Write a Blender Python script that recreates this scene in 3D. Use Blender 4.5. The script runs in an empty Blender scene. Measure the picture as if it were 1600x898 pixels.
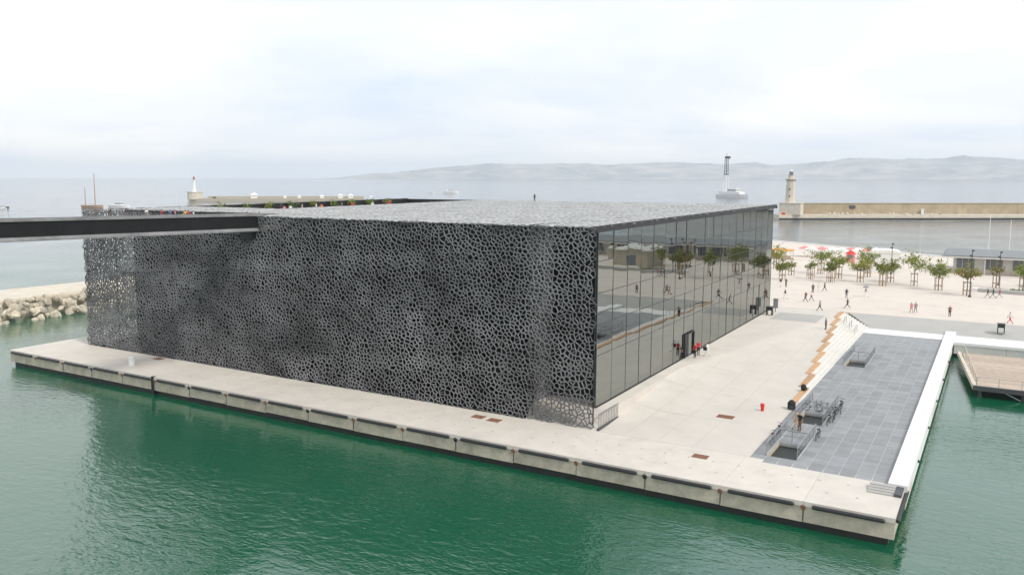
import bpy, bmesh, math, random
from mathutils import Vector, Matrix, Euler
from mathutils.geometry import delaunay_2d_cdt
R = math.radians
rnd = random.Random(7)
scene = bpy.context.scene
col = scene.collection

# ------------------------------------------------------------------ camera
cam_d = bpy.data.cameras.new('camera')
cam = bpy.data.objects.new('camera', cam_d); col.objects.link(cam)
cam.location = (29.482, -68.045, 22.155)
cam.rotation_euler = (R(90) - 0.11387, 0.0, 0.56407)
cam_d.sensor_width = 36.0
cam_d.lens = 36.0 * 1335.58 / 1600.0
cam_d.shift_x = 80.06 / 1600.0
cam_d.shift_y = -20.47 / 1600.0
cam_d.clip_start = 0.5; cam_d.clip_end = 60000
scene.camera = cam
scene.cycles.volume_bounces = 6; scene.cycles.max_bounces = 12
scene.render.resolution_x = 1024; scene.render.resolution_y = 574
# ------------------------------------------------------------------ sky
SUN_EL = R(46); SUN_AZ = R(103)
w = bpy.data.worlds.new('World'); scene.world = w; w.use_nodes = True
nt = w.node_tree; nt.nodes.clear()
def N(t, kind, **kw):
    n = t.nodes.new(kind)
    for k, v in kw.items(): setattr(n, k, v)
    return n
out = N(nt, 'ShaderNodeOutputWorld'); bg = N(nt, 'ShaderNodeBackground')
sky = N(nt, 'ShaderNodeTexSky', sky_type='NISHITA', sun_disc=False)
sky.sun_elevation = SUN_EL; sky.sun_rotation = SUN_AZ; sky.air_density = 1.4; sky.dust_density = 3.0
tc = N(nt, 'ShaderNodeTexCoord'); sep = N(nt, 'ShaderNodeSeparateXYZ')
nt.links.new(tc.outputs['Generated'], sep.inputs[0])
def M(t, op, a, b=None, clamp=False):
    n = N(t, 'ShaderNodeMath', operation=op); n.use_clamp = clamp
    for i, v in enumerate((a, b)):
        if v is None: continue
        if isinstance(v, (int, float)): n.inputs[i].default_value = v
        else: t.links.new(v, n.inputs[i])
    return n.outputs[0]
zc = M(nt, 'ADD', M(nt, 'MAXIMUM', sep.outputs[2], 0.0), 0.14)
cx = M(nt, 'DIVIDE', sep.outputs[0], zc); cy = M(nt, 'DIVIDE', sep.outputs[1], zc)
cmb = N(nt, 'ShaderNodeCombineXYZ'); nt.links.new(cx, cmb.inputs[0]); nt.links.new(cy, cmb.inputs[1])
cn = N(nt, 'ShaderNodeTexNoise'); cn.inputs['Scale'].default_value = 0.42; cn.inputs['Detail'].default_value = 7
cn.inputs['Roughness'].default_value = 0.55; cn.inputs['Distortion'].default_value = 0.4
nt.links.new(cmb.outputs[0], cn.inputs['Vector'])
cr = N(nt, 'ShaderNodeValToRGB')
cr.color_ramp.elements[0].position = 0.34; cr.color_ramp.elements[0].color = (0.70, 0.79, 0.92, 1)
cr.color_ramp.elements[1].position = 0.6; cr.color_ramp.elements[1].color = (1.0, 0.995, 0.985, 1)
nt.links.new(cn.outputs['Fac'], cr.inputs[0])
cs = N(nt, 'ShaderNodeVectorMath', operation='SCALE'); cs.inputs['Scale'].default_value = 8.0
nt.links.new(cr.outputs[0], cs.inputs[0])
mx = N(nt, 'ShaderNodeMix', data_type='RGBA'); mx.inputs[0].default_value = 0.9
nt.links.new(sky.outputs[0], mx.inputs[6]); nt.links.new(cs.outputs[0], mx.inputs[7])
nt.links.new(mx.outputs[2], bg.inputs[0]); bg.inputs[1].default_value = 0.1
nt.links.new(bg.outputs[0], out.inputs[0])
# ------------------------------------------------------------------ sun
sd = bpy.data.lights.new('sun', 'SUN'); sd.energy = 1.5; sd.angle = R(11); sd.color = (1.0, 0.95, 0.88)
sun = bpy.data.objects.new('sun', sd); col.objects.link(sun)
sv = Vector((math.sin(SUN_AZ) * math.cos(SUN_EL), math.cos(SUN_AZ) * math.cos(SUN_EL), math.sin(SUN_EL)))
sun.rotation_euler = sv.to_track_quat('Z', 'Y').to_euler(); sun.location = (60, -20, 90)
# ------------------------------------------------------------------ exposure
scene.view_settings.view_transform = 'Standard'; scene.view_settings.look = 'None'
scene.view_settings.exposure = 0.58; scene.view_settings.gamma = 1.0
scene.view_settings.use_curve_mapping = False

# ================================================================== materials
MATS = {}
def mat(name, c, rough=0.8, var=0.0, vscale=1.0, bump=0.0, bscale=20.0, spec=0.5, metal=0.0, objrand=0.0, space='world', c2=None, stain=0.0):
    if name in MATS: return MATS[name]
    m = bpy.data.materials.new(name); m.use_nodes = True
    t = m.node_tree; b = t.nodes['Principled BSDF']
    b.inputs['Base Color'].default_value = (*c, 1); b.inputs['Roughness'].default_value = rough
    b.inputs['Specular IOR Level'].default_value = spec; b.inputs['Metallic'].default_value = metal
    if space == 'world': v = N(t, 'ShaderNodeNewGeometry').outputs['Position']
    else: v = N(t, 'ShaderNodeTexCoord').outputs['Object']
    last = None
    if var:
        n = N(t, 'ShaderNodeTexNoise'); n.inputs['Scale'].default_value = vscale; n.inputs['Detail'].default_value = 6
        n.inputs['Roughness'].default_value = 0.65; t.links.new(v, n.inputs['Vector'])
        rp = N(t, 'ShaderNodeValToRGB'); cc = c2 or c
        rp.color_ramp.elements[0].position = 0.3; rp.color_ramp.elements[1].position = 0.7
        rp.color_ramp.elements[0].color = (*[x * (1 - var) for x in c], 1)
        rp.color_ramp.elements[1].color = (*[min(1, x * (1 + var)) for x in cc], 1)
        t.links.new(n.outputs['Fac'], rp.inputs[0]); last = rp.outputs[0]
    if stain:
        n = N(t, 'ShaderNodeTexNoise'); n.inputs['Scale'].default_value = 0.35; n.inputs['Detail'].default_value = 8
        n.inputs['Roughness'].default_value = 0.7; t.links.new(v, n.inputs['Vector'])
        f = N(t, 'ShaderNodeMapRange'); f.inputs[1].default_value = 0.5; f.inputs[2].default_value = 0.75
        f.inputs[3].default_value = 1.0; f.inputs[4].default_value = 1.0 - stain; t.links.new(n.outputs['Fac'], f.inputs[0])
        s = N(t, 'ShaderNodeVectorMath', operation='SCALE')
        if last: t.links.new(last, s.inputs[0])
        else: s.inputs[0].default_value = c
        t.links.new(f.outputs[0], s.inputs['Scale']); last = s.outputs[0]
    if objrand:
        oi = N(t, 'ShaderNodeObjectInfo'); f = N(t, 'ShaderNodeMapRange')
        f.inputs[3].default_value = 1 - objrand; f.inputs[4].default_value = 1 + objrand
        t.links.new(oi.outputs['Random'], f.inputs[0])
        s = N(t, 'ShaderNodeVectorMath', operation='SCALE')
        if last: t.links.new(last, s.inputs[0])
        else: s.inputs[0].default_value = c
        t.links.new(f.outputs[0], s.inputs['Scale']); last = s.outputs[0]
    if last: t.links.new(last, b.inputs['Base Color'])
    if bump:
        n = N(t, 'ShaderNodeTexNoise'); n.inputs['Scale'].default_value = bscale; n.inputs['Detail'].default_value = 4
        t.links.new(v, n.inputs['Vector']); bp = N(t, 'ShaderNodeBump'); bp.inputs['Distance'].default_value = bump
        t.links.new(n.outputs['Fac'], bp.inputs['Height']); t.links.new(bp.outputs[0], b.inputs['Normal'])
    MATS[name] = m
    return m

m_lattice = mat('lattice_concrete', (0.16, 0.162, 0.166), 0.38, 0.55, 0.14, 0.004, 18, objrand=0.17)  # panel and blotch tones stand in for uneven light on the screen
m_rooflat = mat('skylit_lattice_concrete', (0.41, 0.41, 0.40), 0.55, 0.15, 0.6, 0.0, 18, objrand=0.03)  # screen concrete made paler, sky brightness painted into the roof colour
m_black = mat('black_steel_and_shade', (0.011, 0.0115, 0.0125), 0.45, 0.2, 0.6)  # also used where black stands in for shade
m_dark = mat('dark_steel', (0.06, 0.062, 0.066), 0.5, 0.2, 0.8)
m_grey = mat('grey_steel', (0.33, 0.34, 0.35), 0.4, 0.1, 1.0, metal=0.6)
m_bridge = mat('bridge_concrete_black', (0.012, 0.0125, 0.013), 0.6, 0.35, 0.35, 0.003, 8, spec=0.25)
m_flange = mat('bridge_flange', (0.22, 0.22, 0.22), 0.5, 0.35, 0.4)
m_plaza = mat('plaza_concrete', (0.60, 0.555, 0.495), 0.7, 0.05, 0.25, 0.003, 5, stain=0.11)
m_quay = mat('quay_concrete', (0.62, 0.575, 0.51), 0.7, 0.06, 0.5, 0.003, 6, objrand=0.03, stain=0.12)
m_espl = mat('esplanade_paving', (0.65, 0.58, 0.51), 0.8, 0.05, 0.12, 0.003, 5, stain=0.12)
m_white = mat('white_stone', (0.8, 0.79, 0.77), 0.6, 0.03, 0.8, stain=0.05)
m_stair = mat('stair_stone', (0.66, 0.63, 0.57), 0.7, 0.06, 0.8)
m_ramp = mat('ramp_paving', (0.42, 0.41, 0.385), 0.8, 0.06, 0.4)
m_slab = mat('deck_slab', (0.27, 0.275, 0.28), 0.55, 0.12, 0.7, 0.002, 12, objrand=0.11)
m_joint = mat('deck_joint', (0.42, 0.43, 0.435), 0.7, 0.1, 2.0)
m_face = mat('quay_face', (0.50, 0.455, 0.36), 0.85, 0.22, 1.2, 0.01, 4, stain=0.35)
m_wet_shade = mat('wet_shaded_concrete', (0.02, 0.022, 0.018), 0.5, 0.3, 1.0)  # wet algae and the undercut's shadow share this dark colour
m_rubber = mat('fender_rubber', (0.022, 0.022, 0.024), 0.5, 0.3, 3.0)
m_rust = mat('rusty_iron', (0.26, 0.125, 0.075), 0.85, 0.4, 6.0)
m_teak = mat('orange_wood', (0.50, 0.30, 0.155), 0.65, 0.25, 2.0, objrand=0.15)
m_wood = mat('weathered_wood', (0.47, 0.38, 0.30), 0.8, 0.15, 1.5, objrand=0.1)
m_post = mat('raw_timber', (0.40, 0.29, 0.19), 0.8, 0.2, 4.0, space='obj')
m_rock = mat('pale_rock', (0.52, 0.46, 0.36), 0.9, 0.3, 1.5, 0.03, 3, objrand=0.25, space='obj')
m_mole = mat('mole_stone', (0.40, 0.325, 0.22), 0.9, 0.18, 0.15, stain=0.25)
m_limestone = mat('pale_limestone', (0.62, 0.56, 0.46), 0.85, 0.12, 0.5)
m_red = mat('red_paint', (0.62, 0.02, 0.015), 0.4)
m_orange = mat('orange_canvas', (0.75, 0.32, 0.06), 0.8)
m_pink = mat('red_canvas', (0.72, 0.27, 0.25), 0.8)
m_wpaint = mat('white_paint', (0.8, 0.8, 0.79), 0.4)
m_canvas = mat('white_canvas', (0.8, 0.79, 0.75), 0.8)
m_hangar = mat('hangar_white', (0.66, 0.645, 0.60), 0.6, 0.06, 0.5)
m_hroof = mat('hangar_roof', (0.19, 0.20, 0.205), 0.5, 0.15, 0.6)
m_floor = mat('interior_floor', (0.28, 0.27, 0.25), 0.6)
m_inner = mat('inner_glazing', (0.008, 0.009, 0.01), 0.3, 0.3, 0.3, spec=0.25)
m_column = mat('white_column', (0.7, 0.7, 0.68), 0.6)
m_deckroof = mat('roof_deck', (0.36, 0.36, 0.355), 0.8, 0.1, 0.5)
m_pave = mat('beige_render', (0.42, 0.38, 0.30), 0.85, 0.1, 0.6)
m_tyre = mat('tyre', (0.02, 0.02, 0.02), 0.6)
m_hill = mat('hazy_limestone_hill', (0.21, 0.26, 0.31), 1.0, 0.35, 0.004, c2=(0.38, 0.36, 0.33))  # blue of the distant haze is mixed into the rock colour
m_foam = mat('sea_foam', (0.8, 0.83, 0.85), 0.7)
m_bark = mat('bark', (0.16, 0.12, 0.085), 0.9, 0.3, 8.0, space='obj')
m_pitwall = mat('pit_wall', (0.52, 0.45, 0.33), 0.85, 0.15, 1.0)
m_darkwin = mat('window_dark', (0.16, 0.18, 0.2), 0.2)
m_terrwood = mat('terrace_wood', (0.2, 0.16, 0.12), 0.8)

def leaf_mat(name, c):
    m = mat(name, c, 0.6, objrand=0.2); return m
LEAF = [leaf_mat('leaf_green', (0.19, 0.23, 0.03)), leaf_mat('leaf_dark', (0.11, 0.17, 0.022)), leaf_mat('leaf_yellow', (0.27, 0.26, 0.04)), leaf_mat('leaf_brown', (0.21, 0.16, 0.04))]

def water_mat():
    m = bpy.data.materials.new('sea_water'); m.use_nodes = True; t = m.node_tree; b = t.nodes['Principled BSDF']
    b.inputs['Base Color'].default_value = (0.0015, 0.098, 0.052, 1); b.inputs['Roughness'].default_value = 0.07
    b.inputs['IOR'].default_value = 2.35; b.inputs['Specular IOR Level'].default_value = 0.5
    geo = N(t, 'ShaderNodeNewGeometry')
    # sheltered green harbour water gives way to deep blue grey water out at sea
    sp = N(t, 'ShaderNodeVectorMath', operation='LENGTH'); t.links.new(geo.outputs['Position'], sp.inputs[0])
    dr_ = N(t, 'ShaderNodeMapRange'); dr_.interpolation_type = 'SMOOTHSTEP'; dr_.inputs[1].default_value = 90; dr_.inputs[2].default_value = 420; t.links.new(sp.outputs['Value'], dr_.inputs[0])
    cm = N(t, 'ShaderNodeMix', data_type='RGBA'); cm.inputs[6].default_value = (0.0001, 0.088, 0.040, 1); cm.inputs[7].default_value = (0.045, 0.065, 0.09, 1)
    t.links.new(dr_.outputs[0], cm.inputs[0]); t.links.new(cm.outputs[2], b.inputs['Base Color'])
    def layer(scale, sx, sy, rot, dist, prev, detail=3, strength=None):
        mp = N(t, 'ShaderNodeMapping'); mp.inputs['Rotation'].default_value = (0, 0, rot); mp.inputs['Scale'].default_value = (sx, sy, 1)
        t.links.new(geo.outputs['Position'], mp.inputs['Vector'])
        n = N(t, 'ShaderNodeTexNoise'); n.inputs['Scale'].default_value = scale; n.inputs['Detail'].default_value = detail
        n.inputs['Distortion'].default_value = 0.3; t.links.new(mp.outputs[0], n.inputs['Vector'])
        bp = N(t, 'ShaderNodeBump'); bp.inputs['Distance'].default_value = dist
        t.links.new(n.outputs['Fac'], bp.inputs['Height'])
        if strength is not None: t.links.new(strength, bp.inputs['Strength'])
        if prev is not None: t.links.new(prev, bp.inputs['Normal'])
        return bp.outputs[0]
    big = N(t, 'ShaderNodeTexNoise'); big.inputs['Scale'].default_value = 0.035; big.inputs['Detail'].default_value = 2
    t.links.new(geo.outputs['Position'], big.inputs['Vector'])
    mr = N(t, 'ShaderNodeMapRange'); mr.inputs[1].default_value = 0.38; mr.inputs[2].default_value = 0.62
    mr.inputs[3].default_value = 0.3; mr.inputs[4].default_value = 1.25; t.links.new(big.outputs['Fac'], mr.inputs[0])
    a = layer(0.30, 1.0, 1.8, 0.5, 0.10, None, 2, mr.outputs[0])
    a = layer(0.95, 1.0, 2.0, 0.75, 0.07, a, 3, mr.outputs[0])
    a = layer(3.0, 1.0, 1.7, 0.3, 0.032, a, 2, mr.outputs[0])
    t.links.new(a, b.inputs['Normal'])
    return m
m_water = water_mat()

def glass_mat(name, tint, ior, rough=0.0):
    m = bpy.data.materials.new(name); m.use_nodes = True; t = m.node_tree; t.nodes.clear()
    o = N(t, 'ShaderNodeOutputMaterial'); mixs = N(t, 'ShaderNodeMixShader'); fr = N(t, 'ShaderNodeFresnel'); fr.inputs['IOR'].default_value = ior
    tr = N(t, 'ShaderNodeBsdfTransparent'); tr.inputs[0].default_value = (*tint, 1)
    gl = N(t, 'ShaderNodeBsdfGlossy'); gl.inputs['Roughness'].default_value = rough; gl.inputs[0].default_value = (0.94, 0.98, 0.94, 1)
    geo = N(t, 'ShaderNodeNewGeometry'); n = N(t, 'ShaderNodeTexNoise'); n.inputs['Scale'].default_value = 0.35
    n.inputs['Detail'].default_value = 1
    t.links.new(geo.outputs['Position'], n.inputs['Vector']); bp = N(t, 'ShaderNodeBump'); bp.inputs['Distance'].default_value = 0.006
    t.links.new(n.outputs['Fac'], bp.inputs['Height']); t.links.new(bp.outputs[0], gl.inputs['Normal'])
    t.links.new(fr.outputs[0], mixs.inputs[0]); t.links.new(tr.outputs[0], mixs.inputs[1]); t.links.new(gl.outputs[0], mixs.inputs[2])
    t.links.new(mixs.outputs[0], o.inputs[0])
    return m
m_glass = glass_mat('facade_glass', (0.8, 0.86, 0.82), 4.4)

# ================================================================== helpers
def tag(o, label=None, cat=None, group=None, kind=None):
    if label: o['label'] = label
    if cat: o['category'] = cat
    if group: o['group'] = group
    if kind: o['kind'] = kind
    return o
def empty(name, loc=(0, 0, 0), rz=0.0, label=None, cat=None, group=None, kind=None, parent=None):
    o = bpy.data.objects.new(name, None); col.objects.link(o); o.location = loc; o.rotation_euler = (0, 0, rz)
    o.empty_display_size = 0.3
    if parent: o.parent = parent
    return tag(o, label, cat, group, kind)
class MB:
    def __init__(s): s.v = []; s.f = []; s.sm = False
    def add(s, vs, fs):
        k = len(s.v); s.v += [tuple(p) for p in vs]; s.f += [tuple(i + k for i in f) for f in fs]; return s
    def box(s, x0, x1, y0, y1, z0, z1):
        return s.add([(x0, y0, z0), (x1, y0, z0), (x1, y1, z0), (x0, y1, z0), (x0, y0, z1), (x1, y0, z1), (x1, y1, z1), (x0, y1, z1)],
            [(0, 3, 2, 1), (4, 5, 6, 7), (0, 1, 5, 4), (1, 2, 6, 5), (2, 3, 7, 6), (3, 0, 4, 7)])
    def bar(s, a, b, w, h=None, up=(0, 0, 1)):
        a = Vector(a); b = Vector(b); d = (b - a).normalized(); u = Vector(up)
        if abs(d.dot(u)) > 0.99: u = Vector((1, 0, 0))
        sd_ = d.cross(u).normalized() * w / 2; u = sd_.cross(d).normalized() * (h or w) / 2
        vs = [p + i * sd_ + j * u for p in (a, b) for i, j in ((-1, -1), (1, -1), (1, 1), (-1, 1))]
        return s.add(vs, [(0, 1, 2, 3), (7, 6, 5, 4), (0, 4, 5, 1), (1, 5, 6, 2), (2, 6, 7, 3), (3, 7, 4, 0)])
    def tube(s, pts, rs, n=8, cap=True):
        pts = [Vector(p) for p in pts]
        if isinstance(rs, (int, float)): rs = [rs] * len(pts)
        rings = []
        for i, p in enumerate(pts):
            d = (pts[min(i + 1, len(pts) - 1)] - pts[max(i - 1, 0)]).normalized()
            a = d.orthogonal().normalized() if abs(d.z) < 0.95 else Vector((1, 0, 0)).cross(d).normalized()
            b = d.cross(a)
            rings.append([p + (a * math.cos(2 * math.pi * k / n) + b * math.sin(2 * math.pi * k / n)) * rs[i] for k in range(n)])
        vs = [v for r in rings for v in r]; fs = []
        for i in range(len(rings) - 1):
            for k in range(n): fs.append((i * n + k, i * n + (k + 1) % n, (i + 1) * n + (k + 1) % n, (i + 1) * n + k))
        if cap: fs += [tuple(range(n - 1, -1, -1)), tuple((len(rings) - 1) * n + k for k in range(n))]
        return s.add(vs, fs)
    def lathe(s, prof, cxy=(0, 0), n=16):
        vs = []; fs = []
        for r_, z in prof:
            for k in range(n): vs.append((cxy[0] + r_ * math.cos(2 * math.pi * k / n), cxy[1] + r_ * math.sin(2 * math.pi * k / n), z))
        for i in range(len(prof) - 1):
            for k in range(n): fs.append((i * n + k, i * n + (k + 1) % n, (i + 1) * n + (k + 1) % n, (i + 1) * n + k))
        fs += [tuple(range(n - 1, -1, -1)), tuple((len(prof) - 1) * n + k for k in range(n))]
        return s.add(vs, fs)
    def mesh(s, name, m, off=(0, 0, 0)):
        me = bpy.data.meshes.new(name)
        me.from_pydata([(p[0] - off[0], p[1] - off[1], p[2] - off[2]) for p in s.v], [], s.f); me.update()
        if m: me.materials.append(m)
        if s.sm: me.polygons.foreach_set('use_smooth', [True] * len(me.polygons))
        return me
    def build(s, name, m, parent=None, wpar=None, bevel=0.0):
        # coordinates are local to parent; with wpar given they are world coordinates under an unrotated parent at wpar
        me = s.mesh(name, m, wpar or (0, 0, 0))
        o = bpy.data.objects.new(name, me); col.objects.link(o)
        if parent: o.parent = parent
        if bevel:
            b = o.modifiers.new('bevel', 'BEVEL'); b.width = bevel; b.segments = 1; b.limit_method = 'ANGLE'
        return o
def put(name, me, parent=None, loc=(0, 0, 0), rot=(0, 0, 0), sc=None):
    o = bpy.data.objects.new(name, me); col.objects.link(o)
    if parent: o.parent = parent
    o.location = loc; o.rotation_euler = rot
    if sc: o.scale = sc
    return o
def copy_tree(o, parent=None):
    c = o.copy(); col.objects.link(c); c.parent = parent
    for ch in list(o.children): copy_tree(ch, c)
    return c
BX = lambda *a: MB().box(*a)

# ================================================================== setting: sea
WZ = -2.0
b = MB(); rads = [0, 40, 120, 400, 1200, 4000, 14000]; n = 48; vs = [(0, 0, WZ)]; fs = []
for r_ in rads[1:]:
    for k in range(n): vs.append((r_ * math.cos(2 * math.pi * k / n), r_ * math.sin(2 * math.pi * k / n), WZ))
for k in range(n): fs.append((0, 1 + k, 1 + (k + 1) % n))
for i in range(len(rads) - 2):
    for k in range(n): fs.append((1 + i * n + k, 1 + (i + 1) * n + k, 1 + (i + 1) * n + (k + 1) % n, 1 + i * n + (k + 1) % n))
tag(b.add(vs, fs).build('sea', m_water), kind='structure')

# ---- far hills across the bay: ridges standing 8 to 11 km out
def hills(name, D, prof, depth, seed):
    rr = random.Random(seed); b = MB(); xs = []; cols_ = []
    cyaw, f = 0.56407, 1335.58
    # profile given as (bearing in degrees clockwise from +Y, height in m)
    nb = 260; rows = 9
    for i in range(nb + 1):
        t = i / nb; bear = prof[0][0] + (prof[-1][0] - prof[0][0]) * t
        for (b0, h0), (b1, h1) in zip(prof, prof[1:]):
            if b0 <= bear <= b1:
                q0 = (bear - b0) / (b1 - b0); q0 = q0 * q0 * (3 - 2 * q0); h = h0 + (h1 - h0) * q0; break
        h *= 1 + 0.02 * math.sin(i * 0.21 + seed) + 0.012 * math.sin(i * .63 + 2 * math.sin(i * .11)) + rr.uniform(-0.012, 0.012)
        for j in range(rows):
            u = j / (rows - 1); hh = h * math.sin(math.pi * min(u * 1.25, 1.0) / 2) ** 1.2 if u <= 0.8 else h * (1 - (u - 0.8) * 1.5)
            hh *= 1 + (0.10 * math.sin(i * 0.31 + j * 1.3 + 2 * math.sin(i * .13)) * (0 < j < 6)) + rr.uniform(-0.04, 0.04) * (j < 6)
            d = D + depth * u
            vs_ = (29 + d * math.sin(R(bear)), -68 + d * math.cos(R(bear)), WZ - 1 + max(hh, 0))
            b.v.append(vs_)
    for i in range(nb):
        for j in range(rows - 1): b.f.append((i * rows + j, (i + 1) * rows + j, (i + 1) * rows + j + 1, i * rows + j + 1))
    b.sm = True
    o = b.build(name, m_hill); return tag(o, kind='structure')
# bearing = -32.32 + atan((px-720)/1335.6)
def bear(px): return -32.32 + math.degrees(math.atan((px - 720) / 1335.6))
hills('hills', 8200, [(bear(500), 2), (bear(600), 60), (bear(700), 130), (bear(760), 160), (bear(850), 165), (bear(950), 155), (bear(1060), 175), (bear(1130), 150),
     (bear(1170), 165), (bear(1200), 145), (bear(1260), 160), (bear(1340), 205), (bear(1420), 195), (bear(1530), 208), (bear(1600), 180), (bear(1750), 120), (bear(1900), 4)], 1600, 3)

# ---- quay
QY = -7.6
q = empty('quay', (0, 0, 0), kind='structure')
QX0, QX1 = -77.5, 24.8
sw = (QX1 - QX0) / 18
for i in range(18):
    x0 = QX0 + i * sw
    BX(x0 + 0.008, x0 + sw - 0.008, QY, -0.012, -0.35, rnd.uniform(-0.004, 0.002)).build('coping_slab', m_quay, q)
    # fascia panel below the coping, with a groove between panels
    BX(x0 + 0.03, x0 + sw - 0.03, QY + 0.05, QY + 0.6, -1.45 + rnd.uniform(-0.05, 0.05), -0.352).build('face_panel', m_face, q)
BX(QX0 + 0.5, QX1 - 0.4, QY + 0.35, 70, -6, -0.36).build('quay_core', m_wet_shade, q)
BX(QX1 - 0.39, QX1 - 0.05, QY + 0.7, -0.9, -1.45, -0.36).build('face_panel', m_face, q)
fl = MB().tube([(-2.25, 0, 0), (-2.15, 0, 0), (2.15, 0, 0), (2.25, 0, 0)], [0.1, 0.145, 0.145, 0.1], 10).mesh('fender', m_rubber)
for i in range(18):
    put('fender', fl, q, (QX0 + (i + 0.5) * sw, QY - 0.14, -0.26))
    # iron ring with its rust streak in the gap between fenders
    if i: 
        b = MB(); x = QX0 + i * sw
        ring = [(x + 0.16 * math.sin(a_), QY - 0.04, -0.42 + 0.16 * math.cos(a_)) for a_ in [k * math.pi / 4 for k in range(9)]]
        b.tube(ring, 0.035, 5).box(x - 0.14, x + 0.14, QY + 0.02, QY + 0.045, -0.62, -0.38).build('mooring_ring', m_rust if i % 3 else m_rubber, q)
        if rnd.random() < 0.6: BX(x - 0.05 + rnd.uniform(-.1, .1), x + 0.05, QY + 0.035, QY + 0.047, -1.35, -0.63).build('rust_streak', m_dark, q)
BX(-49.62, -49.2, QY - 0.02, QY + 0.35, -2.2, 0.03).build('ladder_recess', m_black, q)
fen2 = MB().tube([(0, -3.2, 0), (0, -3.1, 0), (0, 3.1, 0), (0, 3.2, 0)], [0.1, 0.145, 0.145, 0.1], 10).mesh('end_fender', m_rubber)
put('end_fender', fen2, q, (QX1 + 0.13, -4.2, -0.26)); put('end_fender', fen2, q, (QX0 - 0.13, -4.2, -0.26))
dot = MB().lathe([(0.09, 0.0), (0.09, 0.015), (0.07, 0.02)], n=10).mesh('ground_light', m_ramp)
for i in range(44):
    for row, y in enumerate((-2.6, -5.0)):
        x = -47 + i * 1.95 + row * 0.9
        if x < 24: put('ground_light', dot, q, (x, y, 0.003))
for (x, y, z) in ((-10.5, -1.75, 0.004), (-8.7, -1.95, 0.004), (10.3, -2.0, 0.004), (-56.8, -0.9, 0.004)):
    bb = BX(-0.62, 0.62, -0.5, 0.5, -0.03, 0.012)
    for k in range(5): bb.box(-0.55, 0.55, -0.42 + k * 0.2, -0.36 + k * 0.2, 0.012, 0.03)
    bb.build('drain_cover', m_rust, q).location = (x, y, z)

BX(QX0, -71.9, 0.002, 60, -1.4, -0.002).build('coping_slab', m_quay, q)
# ---- plaza: rises gently from the quay towards the esplanade
DX0, DX1, DY0, DY1 = 13.7, 23.7, -0.75, 64.5
NST = 9; SWD = 0.49; Y_ST0 = 19.4; ST_L = 55.6 / NST; STEP = 1.2 / NST
def pz(x, y):
    if x <= 0.5: return 1.2 * min(max(y / 1.2, 0), 1)
    t = min(max(x / 10, 0), 1); u = (y - 19.4 * t) / (20 + 35.6 * t)
    return 1.2 * min(max(u, 0), 1)
xs = [-6.5, -4, -2, 0, 0.5, 0.52, 1, 2, 3, 4, 5, 6, 7, 8, 8.6] + [DX0 - SWD * (NST - k) for k in range(NST)] + [DX0 - 0.02]
ys = sorted(set([0, 0.5, 1, 1.5, 2, 3, 4, 5, 6, 8, 10, 12, 14, 16, 18] + [round(Y_ST0 + ST_L * k, 3) for k in range(NST + 1)] + [23, 29, 35, 41, 48, 54, 60, 66, 72]))
b = MB(); idx = {}
def gv(i, j):
    if (i, j) not in idx: idx[(i, j)] = len(b.v); b.v.append((xs[i], ys[j], pz(xs[i], ys[j]) + 0.002))
    return idx[(i, j)]
for i in range(len(xs) - 1):
    for j in range(len(ys) - 1):
        xm = (xs[i] + xs[i + 1]) / 2; ym = (ys[j] + ys[j + 1]) / 2
        k = math.floor((DX0 - xm) / SWD)         # strip number counted from the deck
        if 0 <= k < NST and ym > Y_ST0 + ST_L * k: continue
        b.f.append((gv(i, j), gv(i + 1, j), gv(i + 1, j + 1), gv(i, j + 1)))
b.sm = False
plaza = tag(b.build('plaza', m_plaza), kind='structure')
for (x, y) in ((8.9, 10.5),):
    bb = BX(-0.75, 0.75, -0.55, 0.55, -0.03, 0.02)
    for k in range(5): bb.box(-0.7, 0.7, -0.46 + k * 0.2, -0.40 + k * 0.2, 0.02, 0.04)
    bb.build('drain_cover', m_rust, plaza).location = (x, y, pz(x, y) + 0.01)
for (x0, x1, y0, y1) in ((1.2, 7.7, 62.2, 69.6),):
    MB().add([(x0, y0, 1.2), (x1, y0, pz(x1, y0)), (x1, y1, pz(x1, y1)), (x0, y1, 1.2)], [(0, 1, 2, 3)]).build('grey_paving', m_ramp, plaza).location = (0, 0, 0.008)
# faint slab joints of the plaza: narrow recessed strips of darker filler
m_jt = mat('joint_filler', (0.42, 0.40, 0.365), 0.8)
for k in range(1, 9):
    x = k * 1.5
    if x > 9: break
    bj = MB(); yy = [0.02, 4, 8, 12, 19.4, 30, 45, 60, 74]
    for a0, a1 in zip(yy, yy[1:]):
        bj.add([(x, a0, pz(x, a0) + .004), (x + .03, a0, pz(x, a0) + .004), (x + .03, a1, pz(x, a1) + .004), (x, a1, pz(x, a1) + .004)], [(0, 1, 2, 3)])
    if k % 2 == 0: bj.build('joint_strip', m_jt, plaza)
for y in range(9, 74, 9):
    bj = MB(); xx = [-1, 0, 2, 4, 6, 8, 9]
    for a0, a1 in zip(xx, xx[1:]):
        bj.add([(a0, y, pz(a0, y) + .004), (a1, y, pz(a1, y) + .004), (a1, y + .05, pz(a1, y) + .004), (a0, y + .05, pz(a0, y) + .004)], [(0, 1, 2, 3)])
    bj.build('joint_strip', m_jt, plaza)

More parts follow.
